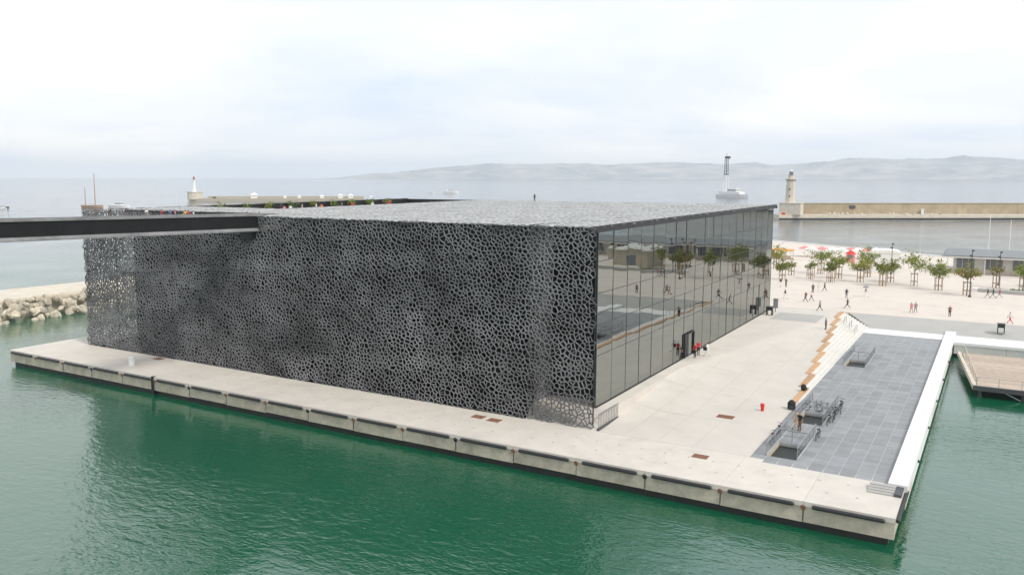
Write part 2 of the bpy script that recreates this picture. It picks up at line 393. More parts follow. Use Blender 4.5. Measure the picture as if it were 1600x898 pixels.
# ---- stairs wedge with wooden seat slabs
st = empty('plaza_stairs', (DX0, 74, 0), label='pale stone stairs fanning down from the plaza to the grey deck', cat='stairs')
for k in range(NST):
    x1 = DX0 - SWD * k; x0 = x1 - SWD; y0 = Y_ST0 + ST_L * k
    BX(x0, x1 - 0.004, y0, 75.1 - k * 0.0, -0.5, STEP * k + 0.03).build('step', m_stair, st, (DX0, 74, 0))
    BX(x1 - 0.05, x1 + 0.012, y0, 75.1, STEP * k - 0.04, STEP * k + 0.036).build('step_nosing', m_white, st, (DX0, 74, 0))
for k in range(NST):
    xc = DX0 - SWD * (k + 1); y0 = Y_ST0 + ST_L * k
    z0 = pz(xc, y0); z1 = pz(xc, y0 + 6.0)
    vs_ = []
    for (xx, yy, zz_) in ((xc - .3, y0, z0), (xc + .26, y0, z0), (xc + .26, y0 + 6.2, z1), (xc - .3, y0 + 6.2, z1)): vs_.append((xx, yy, zz_ - .1))
    for (xx, yy, zz_) in ((xc - .3, y0, z0), (xc + .26, y0, z0), (xc + .26, y0 + 6.2, z1), (xc - .3, y0 + 6.2, z1)): vs_.append((xx, yy, zz_ + .09))
    MB().add(vs_, [(0, 3, 2, 1), (4, 5, 6, 7), (0, 1, 5, 4), (1, 2, 6, 5), (2, 3, 7, 6), (3, 0, 4, 7)]).build('wooden_seat', m_teak, st, (DX0, 74, 0))
for (x, y) in ((10.9, 66), (11.9, 64), (12.9, 62)):
    k = int((DX0 - x) / SWD); z = STEP * k + 0.03
    b = MB(); b.bar((x, y, z), (x, y, z + 0.95), 0.06).bar((x, y + 2.2, z), (x, y + 2.2, z + 0.95), 0.06).bar((x, y, z + .95), (x, y + 2.2, z + .95), 0.06).bar((x, y, z + .5), (x, y + 2.2, z + .5), 0.04)
    b.build('handrail', m_grey, st, (DX0, 74, 0))

# ---- lower grey deck with slabs, stair pits left open
PITS = [(14.75, 16.75, 1.1, 5.4, 8.8), (14.9, 16.9, 12.2, 16.4, 20.6), (15.2, 17.0, 39.8, 44.0, 49.0)]
deck = empty('deck', (0, 0, 0), kind='structure')
def in_pit(x0, x1, y0, y1):
    for (a, b_, c, d, e) in PITS:
        if x1 > a + .01 and x0 < b_ - .01 and y1 > c + .01 and y0 < d - .01: return True
    return False
TX = [DX0, 14.75, 15.82, 16.95, 18.05, 19.18, 20.3, 21.43, 22.56, DX1]
TY = [DY0, 1.1]
y = 1.1
while y < DY1 - 0.5:
    y += 1.433 if y < 5.3 else (1.7 if y < 12 else (1.4 if y < 16 else (1.7 if y < 39 else 1.75)))
    TY.append(min(y, DY1))
# snap rows to the pit edges
def snap(lst, v):
    i = min(range(len(lst)), key=lambda k: abs(lst[k] - v)); lst[i] = v
for p in PITS: snap(TY, p[2]); snap(TY, p[3])
TY = sorted(set(TY))
pitx = [(14.75, 16.95)] * 3
PITS = [(14.75, 16.95, p[2], p[3], p[4]) for p in PITS]
far = MB(); cnt = 0; jb = MB()
for j in range(len(TY) - 1):
    for i in range(len(TX) - 1):
        x0, x1, y0, y1 = TX[i], TX[i + 1], TY[j], TY[j + 1]
        if in_pit(x0, x1, y0, y1): continue
        g = 0.025
        if cnt < 290:
            BX(x0 + g, x1 - g, y0 + g, y1 - g, -0.05, rnd.uniform(-0.004, 0.003)).build('paving_slab', m_slab, deck); cnt += 1
        else: far.box(x0 + g, x1 - g, y0 + g, y1 - g, -0.05, rnd.uniform(-0.004, 0.003))
        jb.box(x0, x1, y0, y1, -0.34, -0.012)
tag(far.build('paving_slabs', m_slab, deck), kind='stuff')
jb.build('slab_bed', m_joint, deck)
# white parapet wall along the basin, coping along the far end, ramp back up to the esplanade
BX(23.72, 24.98, -1.6, 70.2, -0.3, 0.34).build('basin_parapet', m_white, None)
o = bpy.data.objects['basin_parapet']; tag(o, 'long white stone parapet between the grey deck and the basin', 'parapet')
bw = empty('basin_wall', (25, 30, -2), kind='structure')
wp = (25, 30, -2)
for i in range(12):
    y0 = -1.2 + i * 5.4
    BX(24.66, 24.88, y0 + .01, min(y0 + 5.4, 63.2) - .01, -1.55, -0.31).build('wall_panel', m_white if i % 5 else m_limestone, bw, wp)
BX(20, 24.6, -1.2, 64, -6, -1.2).build('wall_foot', m_wet_shade, bw, wp)
bulb = MB().lathe([(0.12, -0.1), (0.16, 0.0), (0.12, 0.1)], n=8).mesh('mooring_ring', m_dark)
for y in (8, 19, 30, 41, 52): put('mooring_ring', bulb, bw, (24.95 - 25, y - 30, -0.6 + 2))
for i in range(14):
    x0 = 25.04 + i * 6
    BX(x0 + .01, x0 + 5.98, 63.4, 63.9, -1.55, -0.02).build('wall_panel', m_limestone if i % 4 == 3 else m_hangar, bw, wp)
BX(24.9, 110, 63.8, 72, -6, -1.0).build('wall_foot', m_wet_shade, bw, wp)
wk = empty('walkway', (0, 0, 0), kind='structure')
for i in range(8):
    x0 = DX0 + .01 if i == 0 else 23.6 + (i - 1) * 12
    x1 = 23.59 if i == 0 else x0 + 11.99
    BX(x0, x1, 64.52 if i == 0 else (70.21 if False else 63.3), 68.9, -0.35, 0.012 if i else 0.008).build('coping_slab', m_white, wk)
MB().add([(DX0 + .02, 68.92, 0.01), (120, 68.92, 0.01), (120, 74.6, 1.2), (10.2, 75.1, 1.2), (DX0 + .02, 70, 0.01)], [(0, 1, 2, 3, 4)]).build('ramp', m_ramp, wk)

# ---- notch stair at the quay corner
nb_ = empty('landing_steps', (24.4, -2.6, 0), label='small stone landing steps at the quay corner by the white parapet end', cat='steps')
for k in range(4): BX(22.6, 24.28, -2.2 - k * .38, -1.82 - k * .38, 0.006, 0.30 - .07 * k).build('step', m_ramp, nb_, (24.4, -2.6, 0))
BX(24.3, 24.75, -3.4, -1.62, 0.006, 0.2).build('dark_plinth', m_dark, nb_, (24.4, -2.6, 0))

# ---- esplanade
MB().add([(-160, 76, 1.2), (-14, 75.09, 1.2), (200, 74.6, 1.2), (200, 110, 1.2), (200, 80, 1.2), (200, 84, 1.2), (120, 117, 1.2), (35, 175, 1.2), (5, 196, 1.2), (-30, 220, 1.2), (-90, 262, 1.2), (-160, 262, 1.2)],
     [(0, 1, 2, 5, 6, 7, 8, 9, 10, 11)])
b = MB(); top = [(-75, 75.08), (200, 75.08), (200, 100), (120, 130), (35, 176), (5, 197), (-30, 221), (-75, 250)]
nn = len(top)
b.add([(x, y, 1.2) for x, y in top] + [(x, y, -5) for x, y in top], [tuple(range(nn))] + [((i + 1) % nn, i, i + nn, (i + 1) % nn + nn) for i in range(nn)])
espl = tag(b.build('esplanade', m_espl), kind='structure')
# paler kerb line along the water's edge
for (a, c) in zip(top[2:], top[3:]):
    MB().bar((a[0], a[1], 1.28), (c[0], c[1], 1.28), 1.0, 0.3).build('kerb', m_white, espl)

# ================================================================== museum
H = 17.82; L = 72.0
MU = (-36.0, 36.0, 0.0)
mus = empty('museum', MU, label='large square museum building behind a dark lattice screen with one glass side', cat='building')

def voronoi_tile(w_, h_, sx, sy, jit, seed):
    rr = random.Random(seed); nx = round(w_ / sx); ny = round(h_ / sy); base = []
    for j in range(ny):
        for i in range(nx):
            base.append(((i + 0.5 + (0.5 if j % 2 else 0) + rr.uniform(-jit, jit)) * w_ / nx % w_, (j + 0.5 + rr.uniform(-jit, jit)) * h_ / ny % h_))
    # merge a few neighbours away so that some cells come out large
    base = [p for p in base if rr.random() > 0.09]
    mg = 2.5; pts = []; own = []
    for k, (x, y) in enumerate(base):
        for dx in (-w_, 0, w_):
            for dy in (-h_, 0, h_):
                X, Y = x + dx, y + dy
                if -mg < X < w_ + mg and -mg < Y < h_ + mg: pts.append(Vector((X, Y))); own.append(k if dx == 0 and dy == 0 else -1)
    V, Ed, F, ov, oe, of_ = delaunay_2d_cdt(pts, [], [], 0, 1e-7)
    inc = {}
    for f in F:
        a, b_, c = V[f[0]], V[f[1]], V[f[2]]
        d = 2 * (a.x * (b_.y - c.y) + b_.x * (c.y - a.y) + c.x * (a.y - b_.y))
        if abs(d) < 1e-9: continue
        A, B, C = a.length_squared, b_.length_squared, c.length_squared
        cc = ((A * (b_.y - c.y) + B * (c.y - a.y) + C * (a.y - b_.y)) / d, (A * (c.x - b_.x) + B * (a.x - c.x) + C * (b_.x - a.x)) / d)
        for v in f: inc.setdefault(v, []).append(cc)
    cells = []
    for vi, src in enumerate(ov):
        s = [k for k in src if own[k] >= 0]
        if not s: continue
        p = V[vi]; poly = sorted(inc.get(vi, []), key=lambda q_: math.atan2(q_[1] - p.y, q_[0] - p.x))
        if len(poly) >= 3: cells.append(((p.x, p.y), poly))
    return cells

def panel_meshes(cells, w_, h_, pw, ph, rib, thick, name, m, seed, back=True, clampy=False, drop=0.035):
    rr = random.Random(seed); npx = round(w_ / pw); npy = round(h_ / ph); out_ = {}
    mbs = {(i, j): MB() for i in range(npx) for j in range(npy)}
    for (c, poly) in cells:
        i = min(int(c[0] / pw), npx - 1); j = min(int(c[1] / ph), npy - 1); mb = mbs[(i, j)]
        ox, oy = i * pw, j * ph
        # drop slivers
        pl = []
        for q_ in poly:
            if not pl or (q_[0] - pl[-1][0]) ** 2 + (q_[1] - pl[-1][1]) ** 2 > 1e-4: pl.append(q_)
        n_ = len(pl)
        if n_ < 3: continue
        if clampy: pl = [(p[0], min(max(p[1], 0.0), h_)) for p in pl]
        cx_ = sum(p[0] for p in pl) / n_; cy_ = sum(p[1] for p in pl) / n_
        ring = []
        for k in range(n_):
            a = pl[k]; d = pl[(k + 1) % n_]
            ring.append((a[0], a[1], 0)); ring.append(((a[0] + d[0]) / 2, (a[1] + d[1]) / 2, 1))
        ap = min(math.hypot(p[0] - cx_, p[1] - cy_) for p in ring)
        r_ = rib * rr.uniform(0.65, 1.4) * (1 + 0.28 * math.sin(c[0] * 2 * math.pi / 12 + 1.7 * math.sin(c[1] * .7)) * math.sin(c[1] * 2 * math.pi / 5.9 + c[0] * .35))
        base = len(mb.v); N2 = len(ring); zo = rr.uniform(-0.01, 0.01)
        for (x, y, mid) in ring: mb.v.append((x - ox, y - oy, 0.0))
        for (x, y, mid) in ring:
            dd = math.hypot(x - cx_, y - cy_) or 1e-6
            kk = max(0.18, 1 - r_ / dd * (1.0 if mid else 1.55))
            mb.v.append((cx_ + (x - cx_) * kk - ox, cy_ + (y - cy_) * kk - oy, -drop + zo * (drop > .01)))
        for q_ in range(N2):
            v = mb.v[base + N2 + q_]; mb.v.append((v[0], v[1], -thick))
        if back:
            for (x, y, mid) in ring: mb.v.append((x - ox, y - oy, -thick - 0.02))
        for q_ in range(N2):
            q2 = (q_ + 1) % N2
            mb.f.append((base + q_, base + q2, base + N2 + q2, base + N2 + q_))
            mb.f.append((base + N2 + q_, base + N2 + q2, base + 2 * N2 + q2, base + 2 * N2 + q_))
            if back: mb.f.append((base + 2 * N2 + q_, base + 2 * N2 + q2, base + 3 * N2 + q2, base + 3 * N2 + q_))
    return {k: mb.mesh(name, m) for k, mb in mbs.items()}

PW, PH = 6.0, H / 6
cells = voronoi_tile(36.0, H, 0.42, 0.36, 0.48, 11)
PM = panel_meshes(cells, 36.0, H, PW, PH, 0.047, 0.12, 'lattice_panel', m_lattice, 5, clampy=True)
fs_ = empty('lattice_screen', (-36, -36, 0), parent=mus)      # local to museum; holds the front lattice
for i in range(12):
    for j in range(6):
        put('lattice_panel', PM[(i % 6, j)], fs_, (i * PW, 0, j * PH + 0.02), (R(90) + rnd.uniform(-.004, .004), 0, rnd.uniform(-.004, .004)))
ls_ = empty('lattice_screen', (-36, 36, 0), parent=mus)
for i in range(12):
    for j in range(6):
        put('lattice_panel', PM[((i + 2) % 6, j)], ls_, (0, -i * PW, j * PH + 0.02), (R(90), 0, R(-90)))
# short return of lattice at the near end of the walkway behind the front screen
rs_ = empty('lattice_screen', (29.6, -36, 0), parent=mus)
for j in range(6):
    put('lattice_panel', PM[(4, j)], rs_, (0, 0.4, j * PH + 0.02), (R(90), 0, R(90)))
# roof lattice
rc = voronoi_tile(12.0, 12.0, 0.78, 0.72, 0.44, 23)
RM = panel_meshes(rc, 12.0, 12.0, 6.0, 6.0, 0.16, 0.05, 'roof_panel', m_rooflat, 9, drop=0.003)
rf = empty('roof_screen', (-36, -36, H - 0.06), parent=mus)
OPEN = lambda i, j: (i in (0, 1, 2) and 3 <= j <= 11) or (0 <= i <= 4 and j == 0)
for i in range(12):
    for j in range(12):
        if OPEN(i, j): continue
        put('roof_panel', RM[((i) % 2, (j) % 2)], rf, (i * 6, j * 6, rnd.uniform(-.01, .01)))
rf.scale.x = 0.9935
# steel ties and edge beams
for i in range(13):
    MB().bar((-72 + i * 6, 0.42, 0.05), (-72 + i * 6, 0.42, H - 0.25), 0.09).build('tie_rod', m_black, mus, MU)
for j in range(1, 6):
    MB().bar((-71.7, 0.45, j * PH), (-0.3, 0.45, j * PH), 0.07).build('tie_beam', m_black, mus, MU)
BX(-1.2, -0.5, 1.2, 71.6, H - 0.56, H - 0.13).build('roof_fascia', m_black, mus, MU)
BX(-0.49, -0.38, 0.25, 71.7, H - 0.56, H + 0.02).build('roof_edge', m_black, mus, MU)
BX(-71.7, -0.3, 71.2, 71.7, H - 0.6, H - 0.2).build('roof_edge', m_black, mus, MU)
# inner box
BX(-69.4, -15.5, 5.6, 70.6, 0.0, 16.1).build('inner_box', m_inner, mus, MU)
for z in (5.9, 11.6):
    BX(-66.1, -15.4, 5.45, 5.59, z - .25, z + .25).build('floor_edge', m_black, mus, MU)
BX(-66, -1.7, 5.6, 70.9, 16.12, 16.4).build('roof_deck', m_deckroof, mus, MU)
BX(-15.4, -1.7, 5.6, 70.9, -0.3, 1.19).build('floor', m_floor, mus, MU)
BX(-15.4, -3.2, 5.6, 70.9, 5.75, 6.05).build('floor', m_floor, mus, MU)
BX(-15.4, -3.2, 5.6, 70.9, 11.5, 11.8).build('floor', m_floor, mus, MU)
BX(-15.4, -1.62, 5.3, 5.58, 0.0, 16.1).build('end_wall', m_inner, mus, MU)
BX(-15.4, -1.62, 70.65, 70.9, 0.0, 16.1).build('end_wall', m_column, mus, MU)
for k in range(10):
    yc = 8.2 + k * 7.05
    MB().tube([(-2.7, yc, 1.19), (-2.7, yc, 16.1)], 0.26, 10).build('column', m_column, mus, MU)
BX(-15.42, -15.36, 5.7, 70.6, 1.2, 16.1).build('gallery_wall', mat('gallery_wall', (0.38, 0.37, 0.34), 0.8, 0.2, 0.2), mus, MU)
# footway ramps between the lattice and the inner box
for (x0, z0, x1, z1) in ((-66, 0.6, -7, 5.2), (-7, 5.2, -66, 9.8), (-66, 9.8, -7, 14.4)):
    MB().bar((x0, 3.0, z0), (x1, 3.0, z1), 3.6, 0.22).build('walkway_ramp', m_black, mus, MU)
    MB().bar((x0, 1.25, z0 + 1.1), (x1, 1.25, z1 + 1.1), 0.06).build('ramp_handrail', m_dark, mus, MU)
BX(-65.9, -1.7, 5.5, 5.6, 16.1, H - 0.2).build('roof_blocking_band', m_black, mus, MU)  # added black band, hides the bright deck behind the lattice holes
# terrace cut into the roof
BX(-71.6, -42, 0.4, 6, 16.12, 16.42).build('terrace_floor', m_terrwood, mus, MU)
BX(-71.7, -54, 18, 71.2, 16.42, 16.5).build('terrace_floor', m_terrwood, mus, MU)
BX(-71.8, -71.3, 18, 71.6, 15.6, H - 0.03).build('terrace_wall_and_shade', m_black, mus, MU)  # black sheet standing in for the shade under the roof lattice
BX(-71.2, -54, 71.05, 71.15, 16.45, H - 0.1).build('terrace_wall_and_shade', m_black, mus, MU)  # black stand-in for shade at the terrace end
BX(-71.5, -42, 6.1, 6.3, 16.45, H - 0.2).build('terrace_wall_and_shade', m_dark, mus, MU)

# glass side: 20 bays by 5 rows of panes between mullions
GX = -0.8; rows = [1.22, 6.0, 8.85, 11.7, 14.6, H - 0.53]; GY0 = 2.75; NB = 19; bay = (71.2 - GY0) / NB
gf = MB().box(-0.09, 0.09, -36, 36, -0.06, 0.06).mesh('x', None)
gs = empty('glass_facade', (GX + 36, -36, 0), parent=mus)
for k in range(NB + 1):
    BX(-0.05, 0.035, -0.03, 0.03, 0.6, H - 0.53).build('mullion', m_dark, gs).location = (0, GY0 + k * bay, 0)
for z in rows[1:-1]:
    BX(-0.05, 0.02, GY0, 71.2, z - 0.03, z + 0.03).build('transom', m_dark, gs)
BX(-0.08, 0.09, GY0, 71.2, 1.0, 1.3).build('sill', m_black, gs)
pane = {}
for r_ in range(5): pane[r_] = BX(-0.012, 0.012, 0.035, bay - 0.035, 0.035, rows[r_ + 1] - rows[r_] - 0.035).mesh('pane', m_glass)
for k in range(NB):
    for r_ in range(5):
        if r_ == 0 and k == 7: continue
        put('pane', pane[r_], gs, (0, GY0 + k * bay, rows[r_]), (0, rnd.gauss(0, .0022), rnd.gauss(0, .0022)))
# entrance in bay 8
y0 = GY0 + 7 * bay
put('pane', BX(-0.012, 0.012, 0.035, bay - .035, 0.035, rows[1] - 4.05).mesh('pane', m_glass), gs, (0, y0, 4.05))
dr = BX(0.0, 0.22, y0 + .06, y0 + .16, 1.2, 4.0).box(0.0, 0.22, y0 + bay - .16, y0 + bay - .06, 1.2, 4.0).box(0.0, 0.22, y0 + .16, y0 + bay - .16, 3.88, 4.0).build('entrance_frame', m_black, gs)
BX(0.02, 0.07, y0 + .16, y0 + 1.3, 1.22, 3.88).build('door', m_black, gs)
BX(0.02, 0.06, y0 + 1.34, y0 + bay - .16, 1.22, 3.88).build('door', m_glass, gs)
BX(0.08, 0.16, y0 + 1.68, y0 + 1.76, 1.22, 3.88).build('door_post', m_grey, gs)

# guard rail at the corner of the raised ground beside the lattice
gr = empty('guard_rail', (0.4, 0.1, 0), label='short grey metal guard rail beside the lattice corner on the plaza', cat='railing')
for k in range(13):
    y = 0.1 + k * 0.37; MB().bar((0.66, y, 0.0), (0.66, y, 1.42), 0.05).build('baluster', m_grey, gr, (0.4, 0.1, 0))
MB().bar((0.66, 0.05, 1.45), (0.66, 4.6, 1.45), 0.07).build('top_rail', m_grey, gr, (0.4, 0.1, 0))
BX(0.58, 0.74, 0.02, 4.65, -0.1, 0.2).build('base_beam', m_dark, gr, (0.4, 0.1, 0))

# ================================================================== footbridge
fb = empty('footbridge', (-41.6, 0, 17), label='long black footbridge beam reaching the museum roof from the left', cat='bridge')
BO = (-41.6, 0, 17)
A = Vector((-41.6, 0.9, 18.02)); B_ = Vector((-41.6, -110, 20.4)); sl = (B_.z - A.z) / (A.y - B_.y)
seg = 11
for k in range(seg):
    y0 = 0.85 - k * 8; y1 = y0 - 7.985; za = 18.0 + sl * (-y0); zb = 18.0 + sl * (-y1)
    for sx in (1, -1):
        xo = -41.6 + sx * 1.25
        MB().bar((xo, y0, za - 1.0), (xo, y1, zb - 1.0), 0.14, 1.55).build('web_panel', m_bridge, fb, BO)
    MB().bar((-41.6, y0, za - 1.55), (-41.6, y1, zb - 1.55), 2.3, 0.2).build('deck_segment', m_bridge, fb, BO)
for sx in (1, -1):
    xo = -41.6 + sx * 1.25
    MB().bar((xo, 0.85, 18.0 - .1), (xo, -88, 18.0 + sl * 88 - .1), 0.42, 0.22).build('top_flange', m_flange, fb, BO)
    MB().add([], [])
    # sloped lower flange, lighter grey than the web
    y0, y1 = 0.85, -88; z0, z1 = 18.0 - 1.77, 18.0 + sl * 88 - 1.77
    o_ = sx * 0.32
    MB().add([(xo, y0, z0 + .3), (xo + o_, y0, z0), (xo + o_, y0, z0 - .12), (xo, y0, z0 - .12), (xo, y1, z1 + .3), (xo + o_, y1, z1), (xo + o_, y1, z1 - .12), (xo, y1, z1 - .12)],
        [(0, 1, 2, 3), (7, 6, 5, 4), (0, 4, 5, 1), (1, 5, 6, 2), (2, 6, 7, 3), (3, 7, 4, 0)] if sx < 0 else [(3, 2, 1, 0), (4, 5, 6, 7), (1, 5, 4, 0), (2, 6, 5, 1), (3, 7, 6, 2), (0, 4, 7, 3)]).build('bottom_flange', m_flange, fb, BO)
BX(-42.4, -40.5, -0.6, 0.9, 15.3, 16.05).build('bearing_bracket', m_black, fb, BO)

# ================================================================== stairwells on the deck
names = ['nearest stairwell opening on the grey deck with grey railings', 'stairwell opening with bicycles chained around its railings', 'farthest stairwell opening alone on the grey deck']
for pi, (x0, x1, y0, y1, ye) in enumerate(PITS):
    O = (x0, y0, 0); s = empty('stairwell', O, label=names[pi], cat='stairwell', group='stairwells on the deck')
    BX(x0 - .12, x0 + .02, y0, y1, -3.2, -0.02).build('side_wall', m_pitwall, s, O)
    BX(x1 - .02, x1 + .12, y0, y1, -3.2, -0.02).build('side_wall', m_pitwall, s, O)
    BX(x0 - .12, x1 + .12, y1 + 3.0, y1 + 3.1, -3.2, -0.36).build('end_wall', m_black, s, O)  # passage surfaces coloured black to paint in its darkness
    BX(x0, x1, y1 - .02, y1 + .1, -0.22, -0.03).build('lintel', m_joint, s, O)
    BX(x0 - .1, x1 + .1, y1 + .1, y1 + 3.0, -0.5, -0.36).build('tunnel_ceiling', m_black, s, O)
    for k in range(14):
        yy = y0 + 0.05 + k * 0.3; BX(x0 + .02, x1 - .02, yy, yy + .31, -3.2, -0.25 - k * 0.2).build('stair_tread', m_black, s, O)  # black treads carry the darkness of the opening in their colour
    BX(x0 - .1, x1 + .1, y1 + .1, y1 + 3, -3.2, -2.9).build('tunnel_floor', m_black, s, O)
    for sx, x in ((0, x0 - .07), (1, x1 + .07)):
        BX(x - .05, x + .05, y0, ye, -0.0, 0.12).build('kerb', m_joint, s, O)
        MB().bar((x, y0, 1.02), (x, ye, 1.02), 0.07).build('hand_rail', m_grey, s, O)
        MB().bar((x, y0, .58), (x, ye, .58), 0.03).build('hand_rail', m_grey, s, O)
        n_ = int((ye - y0) / 0.42)
        for k in range(n_ + 1):
            y = y0 + k * (ye - y0) / n_; MB().bar((x, y, 0.1), (x, y, 1.0), 0.05 if k % 4 == 0 else 0.022).build('baluster', m_grey, s, O)
    MB().bar((x0, y1 + .12, 1.02), (x1, y1 + .12, 1.02), 0.07).bar((x0, y1 + .12, 0.55), (x1, y1 + .12, .55), .03).bar((x0 + 1, y1 + .12, 0), (x0 + 1, y1 + .12, 1), .05).build('back_rail', m_grey, s, O)

# ================================================================== pontoon in the basin
PO = (27, 40, -1); po = empty('pontoon', PO, label='wooden floating pontoon with rails below the basin wall', cat='pontoon')
PZ = -0.75
for k in range(32):
    y0 = 40.4 + k * 0.62
    xa = 28.0 - (y0 - 40.4) * 0.098
    BX(xa + .05, 62, y0, y0 + .6, PZ - .08, PZ + rnd.uniform(-.006, .006)).build('plank', m_wood, po, PO)
MB().bar((28.05, 40.2, PZ - .15), (25.75, 60.4, PZ - .15), .35, .5).build('edge_beam', m_limestone, po, PO)
MB().bar((27.9, 40.15, PZ - .2), (62, 40.15, PZ - .2), .35, .5).build('edge_beam', m_dark, po, PO)
for k in range(9):
    MB().tube([(28.6 + k * 4, 40.8, -4), (28.6 + k * 4, 40.8, PZ - .1)], .22, 8).build('pile', m_dark, po, PO)
    if k: MB().bar((28.6 + k * 4 - 2, 40.2, PZ - .3), (28.6 + k * 4 - .2, 40.3, -1.9), .09).build('brace', m_grey, po, PO)
for k in range(16):
    x = 28.2 + k * 2.1; MB().bar((x, 40.3, PZ), (x, 40.3, PZ + 1.0), .05).build('rail_post', m_grey, po, PO)
MB().bar((28.2, 40.3, PZ + 1.0), (62, 40.3, PZ + 1), .04).build('rail', m_grey, po, PO)
for k in range(10):
    y = 40.6 + k * 2.1; x = 28.25 - (y - 40.4) * .098; MB().bar((x, y, PZ), (x, y, PZ + 1.0), .05).build('rail_post', m_grey, po, PO)
MB().bar((28.25, 40.4, PZ + 1), (26.3, 60.4, PZ + 1), .05).build('rail', m_limestone, po, PO)

# ================================================================== left jetty with boulders
b = MB(); jt = [(-113.8, -14), (-111.6, 60), (-107, 120), (-121, 120), (-125.5, 60), (-131, -14)]
n_ = len(jt); b.add([(x, y, 1.0) for x, y in jt] + [(x, y, -5) for x, y in jt], [tuple(range(n_))] + [((i + 1) % n_, i, i + n_, (i + 1) % n_ + n_) for i in range(n_)])
jet = tag(b.build('jetty', m_limestone), kind='structure')
BX(-114.0, -113.4, -14, 30, 0.95, 1.25).build('jetty_kerb', m_limestone, jet).rotation_euler = (0, 0, 0)
rock_meshes = []
for k in range(6):
    bm = bmesh.new(); bmesh.ops.create_icosphere(bm, subdivisions=2, radius=1.0); rr = random.Random(50 + k)
    pl = [(Vector((rr.gauss(0, 1), rr.gauss(0, 1), rr.gauss(0, 1))).normalized(), rr.uniform(.5, .85)) for _ in range(9)]
    for v in bm.verts:
        for nrm, d in pl:
            e = v.co.dot(nrm) - d
            if e > 0: v.co -= nrm * e
        v.co += Vector((rr.uniform(-.03, .03),) * 3)
    me = bpy.data.meshes.new('boulder'); bm.to_mesh(me); bm.free(); me.materials.append(m_rock); rock_meshes.append(me)
for k in range(150):
    y = rnd.uniform(-8, 31); t = rnd.random(); s = rnd.uniform(.55, 1.15)
    x = -113.5 + .03 * (y + 14) + 0.3 + t * 4.2; z = 0.9 - t * 3.2 + rnd.uniform(-.2, .4)
    tag(put('boulder', rock_meshes[k % 6], None, (x, y, z), (rnd.uniform(0, 6), rnd.uniform(0, 6), rnd.uniform(0, 6)), (s, s * rnd.uniform(.8, 1.1), s * rnd.uniform(.65, .9))),
        'pale boulder in the rock bank along the left jetty', 'boulder', 'boulders along the left jetty')

# ================================================================== far harbour works
# right mole
ML = Vector((-78, 439.5, 0)); MR = Vector((260, 660, 0)); d = (MR - ML).normalized(); nrm = Vector((-d.y, d.x, 0))
mo = empty('mole', (-78, 439.5, -2), label='long tan stone mole wall across the harbour on the right', cat='breakwater'); MO = (-78, 439.5, -2)
for k in range(24):
    a = ML + d * (14 + k * 16); c = ML + d * (14 + k * 16 + 15.9)
    MB().bar(a + nrm * 9 + Vector((0, 0, 3.6)), c + nrm * 9 + Vector((0, 0, 3.6)), 2.4, 6.2).build('wall_block', m_mole, mo, MO)
    MB().bar(a + nrm * 9 + Vector((0, 0, 6.85)), c + nrm * 9 + Vector((0, 0, 6.85)), 3.0, .3).build('wall_cap', m_pave, mo, MO)
MB().bar(ML + Vector((0, 0, -.8)) + nrm * 6, MR + Vector((0, 0, -.8)) + nrm * 6, 14, 2.6).build('mole_quay', m_limestone, mo, MO)
MB().bar(ML + Vector((0, 0, -1.75)) - nrm * 1.05, MR + Vector((0, 0, -1.75)) - nrm * 1.05, .3, .9).build('water_line', m_wet_shade, mo, MO)
for t in (44, 170): 
    p = ML + d * t + nrm * 7.7; MB().bar(p + Vector((0, 0, 4.6)), p + d * 3.4 + Vector((0, 0, 4.6)), .5, 1.8).build('wall_window', m_dark, mo, MO)
p = ML + d * 86 + nrm * 6.5; MB().bar(p + Vector((0, 0, .5)), p + Vector((0, 0, 3.6)), 1.4).build('white_kiosk', m_wpaint, mo, MO)
for k in range(30):
    p = ML + d * (30 + k * 2.2 + rnd.uniform(-1, 1)) + nrm * rnd.uniform(1.2, 3.5); s = rnd.uniform(.5, 1.2)
    put('rubble_block', rock_meshes[k % 6], mo, (p.x - MO[0], p.y - MO[1], .5 + s * .3 + 2), (k, k * 2, k * 3), (s, s, s * .8))
# lighthouse on the mole head
LO = (-73.5, 447, 0.5); lh = empty('lighthouse', LO, label='pale stone lighthouse tower at the head of the right mole', cat='lighthouse')
BX(-5, 6.5, -4.5, 4.5, 0, 6.4).build('base_block', m_limestone, lh); BX(-5.3, 6.8, -4.8, 4.8, 6.402, 6.8).build('base_cornice', m_limestone, lh)
MB().lathe([(2.9, 6.8), (2.75, 7.6), (2.45, 16), (2.35, 19.2)], n=8).build('tower', m_limestone, lh)
MB().lathe([(2.4, 19.2), (3.1, 19.7), (3.1, 20.2)], n=8).build('gallery', m_pave, lh)
MB().lathe([(1.7, 20.2), (1.6, 22.3), (1.9, 22.5)], n=8).build('watch_room', m_limestone, lh)
MB().lathe([(1.1, 22.5), (1.1, 24.4)], n=8).build('lantern', m_darkwin, lh); MB().lathe([(1.3, 24.4), (.7, 25.2), (.1, 25.6)], n=8).build('lantern_roof', m_hangar, lh)
for z in (10, 14): BX(-.3, .3, -2.9, -2.3, z, z + 1).build('window', m_dark, lh)
put('red_sign', BX(-.9, .9, -.2, .2, 0, 1.2).mesh('red_sign', m_red), lh, (-2.2, -5.6, 0))
